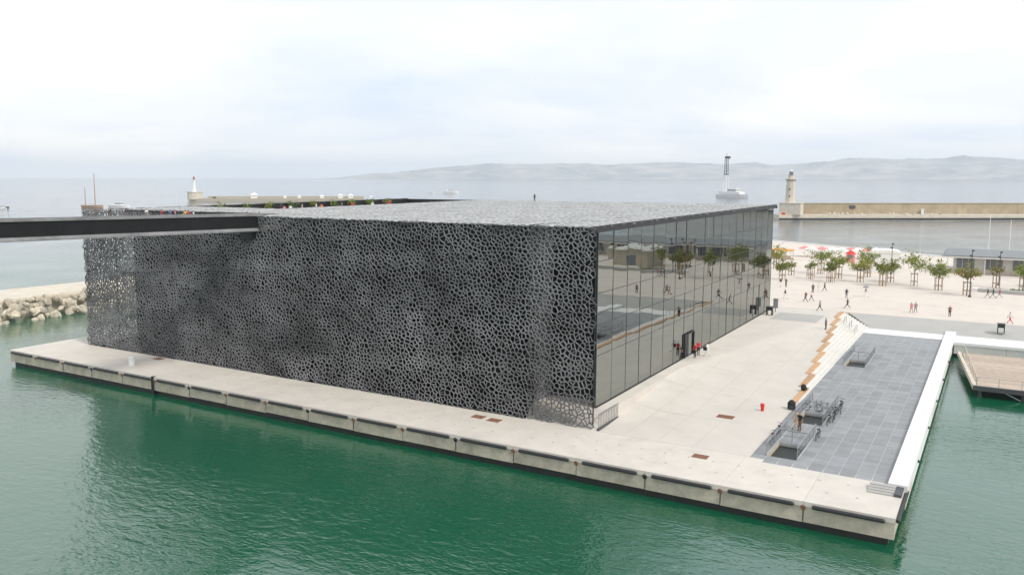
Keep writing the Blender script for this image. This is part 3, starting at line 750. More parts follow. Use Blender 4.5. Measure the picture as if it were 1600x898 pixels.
# left jetty head far out with red topped lighthouse
J0 = Vector((-640, 497, 0)); J1 = Vector((-501, 591.7, 0)); jd = (J1 - J0).normalized(); jn = Vector((-jd.y, jd.x, 0))
JO = (-640, 497, -2); jh = empty('breakwater', JO, label='long low stone jetty far out behind the museum roof', cat='breakwater')
MB().bar(J0 + Vector((0, 0, -.6)), J1 + Vector((0, 0, -.6)), 12, 3.2).build('jetty_quay', m_pave, jh, JO)
MB().bar(J0 + jd * 16 + jn * 5 + Vector((0, 0, 1.9)), J1 + jn * 5 + Vector((0, 0, 1.9)), 2, 2.0).build('jetty_wall', m_pave, jh, JO)
c0 = J0 + jd * 5; bb = MB(); bb.lathe([(7.5, 0), (7.2, 6.6), (7.6, 6.7), (7.6, 7.4)], (c0.x, c0.y), 12); bb.build('jetty_head', m_limestone, jh, JO)
MB().bar(J0 + jd * 22 + Vector((0, 0, 1)), J0 + jd * 25 + Vector((0, 0, 1)), 2.4, 3).build('dark_hut', m_dark, jh, JO)
lo2 = (c0.x - 1, c0.y, 7.4); l2 = empty('harbour_beacon', lo2, label='slim white beacon with red lantern on the outer jetty head', cat='lighthouse')
MB().lathe([(2.0, 0), (1.5, 3), (1.1, 11)], n=10).build('tower', m_wpaint, l2); MB().lathe([(1.4, 11), (1.4, 11.4)], n=10).build('gallery', MATS.get('haze_dulled_red') or m_wpaint, l2)
MB().lathe([(.9, 11.5), (.9, 13.4), (1.1, 13.5), (.2, 15.0)], n=10).build('lantern', mat('haze_dulled_red', (0.35, 0.06, 0.06), 0.6), l2)  # red dulled in the colour itself to suggest haze
for k, (t, s) in enumerate(((62, 3.6), (92, 1.6), (106, 1.8), (128, 2.2), (146, 2.8), (156, 2.8), (176, 1.6))):
    p = J0 + jd * t; v = empty('marquee_tent', (p.x, p.y, 1.0), math.atan2(jd.y, jd.x), ['tallest white tent', 'second white tent', 'third white tent', 'fourth white tent', 'fifth white tent', 'sixth white tent', 'farthest white tent'][k] + ' along the outer jetty counted from the beacon', 'tent', 'white tents on the outer jetty')
    BX(-s * .8, s * .8, -s * .8, s * .8, 0, s * .9).build('tent_wall', m_canvas, v)
    MB().add([(-s, -s, s * .9), (s, -s, s * .9), (s, s, s * .9), (-s, s, s * .9), (0, 0, s * 1.6)], [(0, 1, 4), (1, 2, 4), (2, 3, 4), (3, 0, 4), (3, 2, 1, 0)]).build('tent_roof', m_canvas, v)

# ---- boats
def hull(b, l, wd, h, z0=-.4):
    n_ = 9; vs_ = []; fs_ = []
    for i in range(n_):
        t = i / (n_ - 1); x = -l / 2 + l * t; ww = wd / 2 * (1 if t < .55 else max(0.03, 1 - ((t - .55) / .45) ** 1.7)); zz_ = h * (1 + .35 * max(0, t - .5))
        vs_ += [(x, 0, z0), (x, ww * .7, z0 + .1), (x, ww, zz_), (x, -ww, zz_), (x, -ww * .7, z0 + .1)]
    for i in range(n_ - 1):
        for a, c in ((0, 1), (1, 2), (2, 3), (3, 4), (4, 0)): fs_.append((i * 5 + a, i * 5 + c, i * 5 + 5 + c, i * 5 + 5 + a))
    fs_ += [(4, 3, 2, 1, 0), tuple((n_ - 1) * 5 + k for k in range(5))]
    return b.add(vs_, fs_)
def boat(name, loc, rz, l, label, cab=True, group=None, mh=m_wpaint):
    r_ = empty(name, loc, rz, label, 'boat', group)
    hull(MB(), l, l * .3, l * .11).build('hull', mh, r_)
    if cab:
        BX(-l * .28, l * .12, -l * .1, l * .1, l * .1, l * .24).build('cabin', m_wpaint, r_); BX(-l * .2, l * .125, -l * .103, l * .103, l * .16, l * .21).build('cabin_window', m_darkwin, r_)
    return r_
s1 = boat('sailing_ketch', (-561, 337, WZ + .4), R(25), 17, 'wooden sailing ketch with two bare masts beyond the museum roof', False, mh=m_post)
MB().tube([(2, 0, 1), (2, 0, 26)], [.4, .25], 6).build('main_mast', m_post, s1); MB().tube([(-6, 0, 1), (-6, 0, 16)], [.36, .22], 6).build('mizzen_mast', m_post, s1)
MB().tube([(2, 0, 3), (-4, 0, 3.2)], .12, 5).build('boom', m_post, s1)
boat('motor_yacht', (-549, 352, WZ + .3), R(20), 17, 'white motor yacht beside the sailing ketch', True)
boat('motor_boat', (-619, 300, WZ + .3), R(215), 8, 'dark motor boat trailing a wake at the left edge', True, mh=m_dark)
boat('motor_boat', (-600, 288, WZ + .3), R(215), 7, 'white motor boat nearest the left edge of the picture', True)
boat('cruise_yacht', (-647, 975, WZ + .3), R(30), 22, 'white cruising yacht far out beyond the roof terrace', True)
boat('motor_boat', (-668, 955, WZ + .3), R(30), 9, 'tiny white boat just left of the far cruising yacht', True)
wkm = MB(); rr = random.Random(3)
for i in range(40):
    t = i / 39; p = Vector((-612, 302, 0)).lerp(Vector((-560, 395, 0)), t); w0 = (1.3 + 1.6 * t) * rr.uniform(.4, 1.1)
    q_ = Vector((rr.uniform(-1, 1), rr.uniform(-1, 1), 0)) * (1 + t)
    wkm.add([(p.x + q_.x - w0, p.y + q_.y - 1.3, WZ + .06), (p.x + q_.x + w0 * .4, p.y + q_.y - 1.5, WZ + .06), (p.x + q_.x + w0, p.y + q_.y + 1.4, WZ + .16), (p.x + q_.x - w0 * .5, p.y + q_.y + 1.1, WZ + .1)], [(0, 1, 2, 3)])
tag(wkm.build('wake', m_foam), 'white foam wake behind the motor boat', 'wake', kind='stuff')
# ship with tall lattice mast
SO = (-233, 931, WZ); sh = empty('survey_ship', SO, R(-32), 'white ship with a tall grey lattice mast behind the museum roof', 'ship')
hull(MB(), 48, 9, 3.8, -1).build('hull', m_wpaint, sh)
BX(-19, 14, -4.2, 4.2, 3.9, 6.8).build('superstructure', m_wpaint, sh); BX(-6, 8, -3.6, 3.6, 6.82, 10.2).build('bridge_house', m_wpaint, sh)
BX(-5, 8.1, -3.7, 3.7, 8.0, 9.2).build('bridge_window', m_darkwin, sh)
mst = MB()
for sx in (-1, 1):
    for sy in (-1, 1): mst.bar((-12 + sx * 2.2, sy * 2.2, 6.8), (-12 + sx * 1.5, sy * 1.5, 26), .55)
mst.build('mast_legs', m_wpaint, sh)
mst = MB()
for sx in (-1, 1):
    for sy in (-1, 1): mst.bar((-12 + sx * 1.5, sy * 1.5, 26), (-12 + sx * 1.3, sy * 1.3, 47), .4)
for k in range(7):
    z = 26 + k * 3; s = 1.5 if k % 2 else -1.5
    for sy in (-1.4, 1.4): mst.bar((-12 - s, sy, z), (-12 + s, sy, z + 3), .3)
    mst.bar((-12 - 1.4, -s, z), (-12 - 1.4, s, z + 3), .3); mst.bar((-12 + 1.4, -s, z), (-12 + 1.4, s, z + 3), .3)
mst.build('mast_lattice', m_dark, sh)
BX(-14.2, -9.8, -2.2, 2.2, 26, 26.6).build('mast_platform', m_dark, sh); BX(-13, -7.5, -1.5, 1.5, 44.5, 47.2).build('mast_head', m_dark, sh)
MB().bar((-12, 0, 47.2), (-12, 0, 51), .3).build('antenna', m_dark, sh)

# ================================================================== esplanade buildings and furniture
# long low hangar
HO = (20, 147, 1.2); hg = empty('harbour_hangar', HO, label='long low white hangar with grey overhanging roof on the right', cat='building')
BX(1.0, 62, 1.0, 14, 0, 3.6).build('wall', m_hangar, hg)
BX(0.9, 62, 0.88, 0.998, 0, 0.9).build('wall_base', m_limestone, hg)
MB().add([(-1.2, -1.8, 3.62), (63, -1.8, 3.62), (63, 15, 4.0), (-1.2, 15, 4.0), (-.6, -1.8, 4.0), (63, -1.8, 4.0), (63, 15, 4.35), (-.6, 15, 4.35)],
    [(0, 3, 2, 1), (4, 5, 6, 7), (0, 1, 5, 4), (1, 2, 6, 5), (2, 3, 7, 6), (3, 0, 4, 7)]).build('roof', m_hroof, hg)
BX(-1.0, 63, -1.95, -1.82, 3.5, 3.75).build('gutter', m_hangar, hg)
for k in range(11):
    x = 1.6 + k * 5.2
    f = BX(x, x + 3.4, 0.9, 0.99, 1.0, 3.2).build('window', m_darkwin, hg)
    for q_ in range(3): BX(x + q_ * 1.14 - .04, x + q_ * 1.14 + .04, 0.84, 0.9, 1.0, 3.2).build('window_bar', m_hangar, hg)
for k in range(9): MB().bar((0 + k * 7, -1.6, 0), (0 + k * 7, -1.6, 3.55), .18).build('canopy_post', m_hangar, hg)
# boat masts behind the hangar
for k, (x, h) in enumerate(((27, 11), (31.5, 10), (36.5, 11.5), (41, 10.5))):
    bt = boat('moored_sailboat', (x, 190 - k * 2, WZ + .3), R(60), 9, ['leftmost', 'second', 'third', 'rightmost'][k] + ' white sailboat mast rising behind the hangar roof', True, 'sailboats moored behind the hangar')
    MB().tube([(0, 0, 1), (0, 0, h + 3)], [.1, .06], 6).build('mast', m_wpaint, bt)
# white marquee
tn = empty('marquee', (8.3, 141, 1.2), R(8), 'large white marquee with curved top behind the trees', 'tent')
b = MB(); n_ = 12; vs_ = []
for i in range(n_ + 1):
    a_ = math.pi * i / n_; x = -2.9 * math.cos(a_); z = 4.3 + .75 * math.sin(a_) ** .6 if 0 < i < n_ else 4.3
    vs_ += [(x, -2.5, z), (x, 2.5, z)]
fs2 = [(2 * i, 2 * i + 2, 2 * i + 3, 2 * i + 1) for i in range(n_)] + [tuple(2 * i for i in range(n_, -1, -1)), tuple(2 * i + 1 for i in range(n_ + 1))]
b.add(vs_, fs2).build('tent_roof', m_canvas, tn); BX(-2.8, 2.8, -2.4, 2.4, 0, 4.29).build('tent_wall', m_canvas, tn)
# parasols of the bar
pm = None; pcols = [m_pink, m_canvas, m_pink, m_canvas, m_canvas, m_pink, m_canvas, m_pink, m_canvas]
ptxt = ['red', 'white', 'red', 'white', 'white', 'red', 'white', 'red', 'white']
px = [-14, -12.2, -9.8, -7.2, -5.0, -2.8, -1.2, 0.6, 2.6]
ords = ['leftmost', 'second', 'third', 'fourth', 'fifth', 'sixth', 'seventh', 'eighth', 'rightmost']
for k, x in enumerate(px):
    p = empty('parasol', (x, 172 + rnd.uniform(-3, 3), 1.2), 0, f'{ords[k]} parasol of the far bar row, {ptxt[k]} canopy', 'parasol', 'parasols of the far bar')
    MB().tube([(0, 0, 0), (0, 0, 2.5)], .05, 6).build('pole', m_wpaint, p)
    MB().lathe([(1.7, 2.05), (1.68, 2.15), (.1, 2.8)], n=8).build('canopy', pcols[k], p)
cn_ = empty('orange_awning', (-17.5, 160, 1.2), 0, 'orange awning stall beside the museum corner', 'stall')
BX(-3.2, 2.6, -1.6, 1.6, 2.2, 2.5).build('awning', m_orange, cn_)
for sx in (-3, 2.4):
    for sy in (-1.4, 1.4): MB().bar((sx, sy, 0), (sx, sy, 2.2), .1).build('post', m_wood, cn_)
BX(-3, 2.4, -1.2, -.9, 0, 1.0).build('counter', m_wood, cn_)
kk = empty('red_kiosk', (-1.4, 160, 1.2), 0, 'small red kiosk with pitched top below the parasols', 'kiosk')
BX(-.9, .9, -.8, .8, 0, 2.1).build('body', m_pink, kk); MB().lathe([(1.4, 2.1), (.1, 3.0)], n=4).build('roof', m_red, kk); BX(-.6, .6, -.84, -.8, 1.0, 1.8).build('hatch', m_darkwin, kk)
# beige pavilion just right of the frame, seen mirrored in the glass
pv = empty('pavilion', (41.5, 126, 1.2), R(8), 'beige pavilion with pale scalloped roof mirrored in the glass side', 'building')
BX(-4.2, 4.2, -4, 4, 0, 4.0).build('wall', m_pave, pv)
b = MB()
for k in range(4): 
    x = -4.6 + k * 2.3; b.add([(x, -4.4, 4.02), (x + 2.28, -4.4, 4.02), (x + 2.28, 4.4, 4.02), (x, 4.4, 4.02), (x + 1.1, -4.4, 4.7), (x + 1.1, 4.4, 4.7)], [(0, 1, 4), (2, 3, 5), (0, 4, 5, 3), (1, 2, 5, 4), (3, 2, 1, 0)])
b.build('roof', m_canvas, pv)
BX(-1, 1, -4.06, -4.0, 0, 2.4).build('door', m_darkwin, pv)
# low planter wall
lw = empty('low_wall', (26, 113.5, 1.2), 0, 'long low pale wall bench with white end behind three walkers', 'wall')
MB().bar((26.6, 114.3, 1.5), (50, 110.5, 1.5), 1.6, .6).build('wall_body', m_ramp, lw, (26, 113.5, 1.2)); MB().bar((25.7, 114.45, 1.53), (26.6, 114.3, 1.53), 1.7, .66).build('wall_end', m_white, lw, (26, 113.5, 1.2))
# lamp posts
def lamp(x, y, h, label):
    l = empty('lamp_post', (x, y, 1.2), 0, label, 'lamp post', 'lamp posts on the esplanade')
    MB().tube([(0, 0, 0), (0, 0, h)], [.09, .06], 8).build('pole', m_dark, l); MB().lathe([(.25, 0), (.25, .3), (.13, .35)], n=8).build('base', m_dark, l)
    for k, z in enumerate((h - .2, h - 1.1)): BX(-.1 - .3 * (k % 2), .3 - .2 * (k % 2), -.16, .16, z, z + .3).build('spotlight', m_dark, l)
lamp(9.9, 137, 6.6, 'dark lamp post rising in front of the white marquee'); lamp(25.5, 104.8, 8.2, 'dark lamp post among the brownish tree on the right'); lamp(29.7, 126.5, 6.5, 'dark lamp post before the hangar behind the three walkers')
# bins and small things
rb = empty('red_bin', (11.3, 14.4, pz(11.3, 14.4)), 0, 'small red tapered bin alone on the pale plaza', 'bin')
MB().lathe([(.17, 0), (.19, .05), (.26, .62), (.26, .66)], n=12).build('body', m_red, rb); rb.scale = (.72, .72, .85); MB().lathe([(.29, .66), (.29, .78), (.2, .86), (.05, .88)], n=12).build('lid', m_red, rb)
wb = empty('white_bollard', (-56.5, -4.95, 0.003), 0, 'white cylindrical bollard on the quay near its left end', 'bollard')
MB().lathe([(.36, 0), (.36, .8), (.42, .82), (.42, 1.0), (.3, 1.06)], n=14).build('post', m_wpaint, wb)
def bin_(x, y, z, label):
    o = empty('litter_bin', (x, y, z), 0, label, 'litter bin', 'dark litter bins')
    BX(-.45, .45, -.4, .4, .75, 1.25).build('body', m_black, o); BX(-.45, -.32, -.4, .4, 0, .75).build('leg', m_black, o); BX(.32, .45, -.4, .4, 0, .75).build('leg', m_black, o); BX(-.5, .5, -.45, .45, 1.252, 1.32).build('lid', m_dark, o)
bin_(0.4, 66, 1.2, 'black litter bin by the far end of the glass side'); bin_(30.3, 71.3, pz(0, 0) + .55, 'dark litter bin on the grey ramp above the pontoon')
ppn = empty('info_panel', (0.5, 69.5, 1.2), 0, 'slim grey information panel behind the black bin by the glass', 'sign')
BX(-.35, .35, -.05, .05, .6, 2.1).build('panel', m_grey, ppn); BX(-.05, .05, -.04, .04, 0, .6).build('post', m_dark, ppn)

# ================================================================== trees with timber guards
def tree(x, y, h, spread, lm, seed, label, dens=1.0):
    h *= 1.08 + .12 * math.sin(seed * 2.1); spread *= 1.1 + .15 * math.cos(seed * 1.7); rr = random.Random(seed); o = empty('plaza_tree', (x, y, 1.2), rr.uniform(0, 6), label, 'tree', 'young trees on the esplanade')
    tr = MB(); z1 = h * .45
    tr.tube([(0, 0, 0), (.04, .02, z1 * .5), (-.02, .03, z1), (.03, 0, h * .8)], [.11, .09, .07, .03], 7)
    tips = []
    for k in range(7):
        a_ = k * 2.4 + rr.uniform(-.3, .3); z0 = z1 * rr.uniform(.85, 1.3); ln = spread * rr.uniform(.55, 1.0)
        p0 = Vector((0, 0, z0)); p1 = p0 + Vector((math.cos(a_) * ln * .5, math.sin(a_) * ln * .5, ln * .35)); p2 = p0 + Vector((math.cos(a_) * ln, math.sin(a_) * ln, ln * rr.uniform(.35, .9)))
        p2.z = min(p2.z, h * .95)
        tr.tube([p0, p1, p2], [.05, .035, .015], 5); tips += [p1, p2, (p1 + p2) / 2]
    tips += [Vector((0, 0, h * .75)), Vector((.1, 0, h * .9)), Vector((0, 0, h * .6))]
    tr.build('trunk', m_bark, o)
    cr_ = MB(); mats = []
    for tp in tips:
        if rr.random() > .95: continue
        cn2 = int(42 * dens * rr.uniform(.5, 1.4)); R_ = spread * rr.uniform(.22, .42)
        for _ in range(cn2):
            p = tp + Vector((rr.gauss(0, R_ * .55), rr.gauss(0, R_ * .55), rr.gauss(0, R_ * .42)))
            s = rr.uniform(.10, .22); u = Vector((rr.gauss(0, 1), rr.gauss(0, 1), rr.gauss(0, .6))).normalized(); v = u.orthogonal().normalized(); v.rotate(Matrix.Rotation(rr.uniform(0, 6), 3, u))
            w2 = u.cross(v)
            cr_.add([p - v * s, p + w2 * s * .6, p + v * s, p - w2 * s * .6], [(0, 1, 2, 3)]); mats.append(rr.random())
    c = cr_.build('crown', LEAF[lm], o); c.data.materials.append(LEAF[(lm + 1) % 3]); c.data.materials.append(LEAF[2])
    c.data.polygons.foreach_set('material_index', [0 if q_ < .6 else (1 if q_ < .85 else 2) for q_ in mats])
gm = MB()
for sx in (-.55, .55):
    for sy in (-.55, .55): gm.bar((sx, sy, 0), (sx * .9, sy * .9, 2.5), .1)
guard_post = gm
def guard(x, y, rz, label):
    g = empty('tree_guard', (x, y, 1.2), rz, label, 'tree guard', 'timber tree guards on the esplanade')
    for sx in (-.55, .55):
        for sy in (-.55, .55): put('stake', GP, g, (sx, sy, 0))
    for z in (.9, 2.35):
        for k in range(4): put('crossbar', GC, g, (0, 0, z), (0, 0, k * math.pi / 2))
GP = BX(-.05, .05, -.05, .05, 0, 2.5).mesh('stake', m_post); GC = BX(-.62, .62, .6, .645, -.05, .05).mesh('crossbar', m_post)
TREES = [(-13.5, 134.9, 5.0, 1.6, 2, 'yellowish tree against the museum corner'), (-7.8, 113.9, 4.6, 1.6, 0, 'thin tree nearest the museum corner'), (-7.9, 123.3, 3.4, 1.0, 0, 'nearly bare sapling beside the museum corner'),
  (-3.1, 118.1, 4.2, 1.2, 0, 'small sapling in front of the broad leafy tree'), (-3.0, 129.2, 6.2, 2.4, 0, 'leafy broad tree behind the two saplings on the left'), (1.3, 114.6, 4.4, 1.5, 1, 'small flat topped dark green tree left of the marquee'),
  (1.6, 122.5, 5.4, 1.8, 0, 'leaning light green tree left of the marquee'), (6.3, 117.8, 5.6, 1.6, 2, 'yellow green upright tree just left of the marquee'), (6.3, 128.2, 5.8, 1.8, 0, 'loose green tree overlapping the marquee wall'),
  (10.8, 113.5, 5.0, 1.9, 1, 'dense green tree in front of the marquee'), (11.4, 121, 5.0, 1.6, 1, 'green tree behind the dense one at the marquee'), (15.9, 116.8, 6.2, 2.5, 0, 'largest leafy tree in the middle of the row'),
  (20.3, 111.9, 5.4, 1.9, 1, 'bright green tree right of the largest tree'), (25.0, 106.7, 6.6, 2.0, 3, 'brownish green tree with dark lamp post beside it'), (29.3, 121.9, 4.6, 1.0, 3, 'almost bare tree in front of the hangar'), (33.5, 119.2, 5.2, 1.7, 1, 'green tree cut by the right edge of the picture'),
  (-11, 104, 4.6, 1.5, 0, 'young tree hidden behind the museum corner and mirrored in its glass')]
for k, (x, y, h, s, lm, lab) in enumerate(TREES[:16]):
    tree(x, y, h, s, lm, 100 + k, lab, 1.0 if s > 1.3 else .35)
    guard(x, y, rnd.uniform(-.2, .2), 'timber guard around the ' + lab.replace(' on the left', '').replace(' of the picture', ''))
# hedge strip by the right tree
hd = MB(); rr = random.Random(5)
for _ in range(700):
    p = Vector((rr.uniform(31.5, 38), 117 + rr.uniform(-.6, .6), 1.2 + rr.uniform(.05, .5))); s = rr.uniform(.06, .14)
    u = Vector((rr.gauss(0, 1), rr.gauss(0, 1), rr.gauss(0, 1))).normalized(); v = u.orthogonal().normalized() * s; w2 = u.cross(v)
    hd.add([p - v, p + w2, p + v, p - w2], [(0, 1, 2, 3)])
tag(hd.build('planting_bed', LEAF[1]), 'low green planting strip under the tree at the right edge', 'plants', kind='stuff')
# planters along the roof terrace
for k in range(9):
    y = 22 + k * 5.2; o = empty('terrace_shrub', (-70.6, y, 16.5), 0, ['first', 'second', 'third', 'fourth', 'fifth', 'sixth', 'seventh', 'eighth', 'ninth'][k] + ' green shrub along the shaded side of the roof terrace from the left', 'shrub', 'shrubs on the roof terrace')
    BX(-.4, .4, -.4, .4, 0, .5).build('planter', m_dark, o); cb = MB(); rr = random.Random(300 + k)
    for _ in range(130):
        p = Vector((rr.gauss(0, .35), rr.gauss(0, .35), .95 + rr.gauss(0, .3))); s = rr.uniform(.08, .16); u = Vector((rr.gauss(0, 1), rr.gauss(0, 1), rr.gauss(0, 1))).normalized(); v = u.orthogonal().normalized() * s; w2 = u.cross(v)
        cb.add([p - v, p + w2, p + v, p - w2], [(0, 1, 2, 3)])
    cb.build('foliage', LEAF[k % 2], o)

# ================================================================== people
def person_mesh(pose):
    J = {}
    J['pelvis'] = (0, 0, .93); J['waist'] = (0, .0, 1.08); J['chest'] = (0, .0, 1.30); J['neck'] = (0, .01, 1.46); J['chin'] = (0, .03, 1.53); J['head'] = (0, .03, 1.62); J['crown'] = (0, .02, 1.69)
    lean = 0.0
    P = {'stand': ((.02, 0), (-.02, 0), (0, 0), (0, 0)), 'walk': ((.22, .36), (-.12, -.36), (-.12, -.22), (.12, .26)), 'stride': ((.30, .42), (-.05, -.42), (-.16, -.26), (.16, .32)),
         'talk': ((.03, .02), (-.03, -.02), (.10, .28), (.02, .02)), 'lookout': ((.04, .05), (-.02, -.02), (.20, .30), (.20, .30))}[pose]
    (lk, la), (rk, ra), le, re_ = P[0], P[1], P[2], P[3]
    edges = [('pelvis', 'waist'), ('waist', 'chest'), ('chest', 'neck'), ('neck', 'chin'), ('chin', 'head'), ('head', 'crown')]
    rad = dict(pelvis=(.15, .115), waist=(.13, .1), chest=(.165, .115), neck=(.055, .055), chin=(.062, .07), head=(.082, .098), crown=(.05, .06))
    for s, sx, kn, an, el in (('L', -1, lk, la, le), ('R', 1, rk, ra, re_)):
        zk = .50 + abs(kn) * .06; za = .09 + (.10 if an < -.2 else 0.0)
        J['hip' + s] = (sx * .09, 0, .86); J['knee' + s] = (sx * .095, kn * .62, zk); J['ankle' + s] = (sx * .095, an, za); J['toe' + s] = (sx * .11, an + .16, max(.035, za - .07))
        J['sh' + s] = (sx * .185, 0, 1.40); J['el' + s] = (sx * .235, el[0], 1.13); J['wr' + s] = (sx * .235, el[1] + (.0), .90 if el[1] < .27 else (1.0 if pose != 'lookout' else 1.25)); 
        w_ = J['wr' + s]; J['hand' + s] = (w_[0], w_[1] + .03, w_[2] - .09)
        edges += [('pelvis', 'hip' + s), ('hip' + s, 'knee' + s), ('knee' + s, 'ankle' + s), ('ankle' + s, 'toe' + s), ('chest', 'sh' + s), ('sh' + s, 'el' + s), ('el' + s, 'wr' + s), ('wr' + s, 'hand' + s)]
        rad.update({'hip' + s: (.098, .1), 'knee' + s: (.062, .065), 'ankle' + s: (.045, .05), 'toe' + s: (.042, .035), 'sh' + s: (.065, .065), 'el' + s: (.046, .046), 'wr' + s: (.034, .034), 'hand' + s: (.03, .042)})
    keys = list(J); me = bpy.data.meshes.new('p'); me.from_pydata([J[k] for k in keys], [(keys.index(a), keys.index(b_)) for a, b_ in edges], [])
    o = bpy.data.objects.new('p', me); col.objects.link(o)
    o.modifiers.new('skin', 'SKIN').use_smooth_shade = True; ss = o.modifiers.new('sub', 'SUBSURF'); ss.levels = 1; ss.render_levels = 1
    for k, sv_ in zip(keys, me.skin_vertices[0].data): sv_.radius = rad[k]; sv_.use_root = (k == 'pelvis')
    bpy.context.view_layer.update(); dg = bpy.context.evaluated_depsgraph_get()
    m2 = bpy.data.meshes.new_from_object(o.evaluated_get(dg)); bpy.data.objects.remove(o); m2.name = 'person'
    def part_of(c):
        best = None
        for a, b_ in edges:
            A, B = Vector(J[a]), Vector(J[b_]); t = max(0, min(1, (c - A).dot(B - A) / max((B - A).length_squared, 1e-9))); dd = (A + (B - A) * t - c).length - .5 * (rad[a][0] + (rad[b_][0] - rad[a][0]) * t)
            if best is None or dd < best[0]: best = (dd, a, b_)
        return best[1], best[2]
    idx_ = []
    for p in m2.polygons:
        a, b_ = part_of(p.center); c = p.center
        if b_ in ('chin', 'head', 'crown'): i = 3 if (c.z > 1.645 or (c.y < .015 and c.z > 1.52)) else 0
        elif b_[:2] in ('wr', 'ha'): i = 0
        elif b_[:3] == 'toe': i = 4
        elif b_[:4] in ('knee', 'ankl') or b_[:3] == 'hip': i = 2
        elif b_ == 'waist' and c.z < .98: i = 2
        else: i = 1
        idx_.append(i)
    return m2, idx_
PMESH = {k: person_mesh(k) for k in ('stand', 'walk', 'stride', 'talk', 'lookout')}
dummy = mat('skin', (0.48, 0.28, 0.19), 0.6)
for m2, idx_ in PMESH.values():
    m2.materials.clear()
    for _ in range(5): m2.materials.append(dummy)
    m2.polygons.foreach_set('material_index', idx_); m2.update()
CL = {'black': (0.015, 0.015, 0.017), 'dark': (0.04, 0.04, 0.045), 'navy': (0.03, 0.04, 0.09), 'white': (0.75, 0.74, 0.72), 'red': (0.6, 0.02, 0.03), 'grey': (0.25, 0.25, 0.26), 'brown': (0.2, 0.1, 0.05), 'beige': (0.5, 0.4, 0.3), 'pink': (0.7, 0.25, 0.3),
      'magenta': (0.45, 0.03, 0.15), 'blue': (0.08, 0.15, 0.4), 'yellow': (0.75, 0.5, 0.08), 'denim': (0.12, 0.16, 0.24), 'skin': (0.5, 0.3, 0.2), 'orange': (0.7, 0.2, 0.06)}
def cloth(c): return mat('cloth_' + c, CL[c], 0.8)
def person(x, y, z, rz, pose, top, bot, label, group=None, hair='dark', sc=1.0):
    o = put('person', PMESH[pose][0], None, (x, y, z), (0, 0, rz), (sc, sc, sc))
    for i, c in enumerate((None, top, bot, hair, 'black')):
        if c: o.material_slots[i].link = 'OBJECT'; o.material_slots[i].material = cloth(c)
    return tag(o, label, 'person', group)
G1 = 'people walking on the plaza'
PPL = [(-.28 + .5, 29.2, 2.9, 'talk', 'red', 'black', 'person in red top and dark trousers leaning by the museum entrance'), (0.1, 30.9, -2.6, 'stand', 'red', 'black', 'person in red top standing upright at the museum entrance'),
  (1.26, 30.6, 1.2, 'walk', 'white', 'white', 'person in white clothes carrying a dark bag outside the entrance'), (-.9, 27.2, .3, 'walk', 'black', 'black', 'person in black beside the glass, left of the entrance'), (-1.0, 25.2, 2.0, 'stand', 'dark', 'black', 'person in dark clothes against the glass, farthest left of the entrance'),
  (9.6, 58.8, 2.2, 'stand', 'grey', 'black', 'person with bag at the top of the stairs'), (-1.3, 85.1, -1.2, 'walk', 'black', 'white', 'person in black top and pale trousers past the glass corner'), (2.36, 83.1, -1.6, 'walk', 'beige', 'dark', 'person in beige top with brown backpack'),
  (3.0, 84.9, -1.6, 'walk', 'white', 'denim', 'person in white top walking beside the backpack wearer'), (1.35, 95.6, 0.3, 'stand', 'dark', 'dark', 'person in long dark clothes standing in the left group'), (1.95, 98, .5, 'stand', 'white', 'white', 'person in white standing between two dark figures'), (2.7, 99.5, 1.4, 'walk', 'black', 'black', 'person in black walking, right of the white figure'),
  (6.2, 74.1, 1.3, 'stride', 'grey', 'dark', 'person in grey striding with a long shadow left of the stairs'), (7.5, 91.8, .2, 'stand', 'black', 'denim', 'person in black top and jeans beyond the stair head'), (9.45, 79.3, 1.6, 'stride', 'black', 'black', 'person in black striding at the head of the stairs'),
  (10.1, 95.3, -1.4, 'walk', 'grey', 'white', 'person in grey top with umbrella in mid esplanade'), (18.5, 79.7, .4, 'walk', 'pink', 'skin', 'person in pink top walking beside another near the ramp'), (19.05, 80, .4, 'walk', 'grey', 'grey', 'person in pale grey walking beside the pink top'),
  (23.7, 78.7, .1, 'stand', 'brown', 'black', 'person in dark brown walking alone above the deck end'), (31.3, 76.2, -1.2, 'stride', 'white', 'red', 'person in white top and red trousers at the right edge'), (28.2, 105, 1.4, 'stride', 'black', 'grey', 'leftmost of three walkers by the low wall, in black'), (29, 105.4, 1.4, 'stride', 'black', 'denim', 'middle of three walkers by the low wall, in black'),
  (29.95, 106, 1.4, 'stride', 'magenta', 'grey', 'rightmost of three walkers by the low wall, in magenta'), (-5.5, 101.5, .8, 'talk', 'black', 'white', 'person in black leaning at the museum corner'), (-4.6, 101.9, -2, 'talk', 'black', 'black', 'second person in black at the museum corner')]
for (x, y, rz, pose, top_, bot, lab) in PPL:
    z = pz(x, y) if y < 75 else 1.2
    if x > 13.7 and y < 64: z = 0
    person(x, y, z + .006, rz, pose, top_, bot, lab, G1, hair=rnd.choice(['dark', 'brown', 'black']))
G2 = 'people on the grey deck'
person(15.6, 9.5, 0.004, 2.6, 'stand', 'black', 'brown', 'person in brown and black walking between the two stairwells', G2); person(15.2, 10.0, 0.004, 2.4, 'walk', 'beige', 'skin', 'person in beige close behind the one in brown', G2)

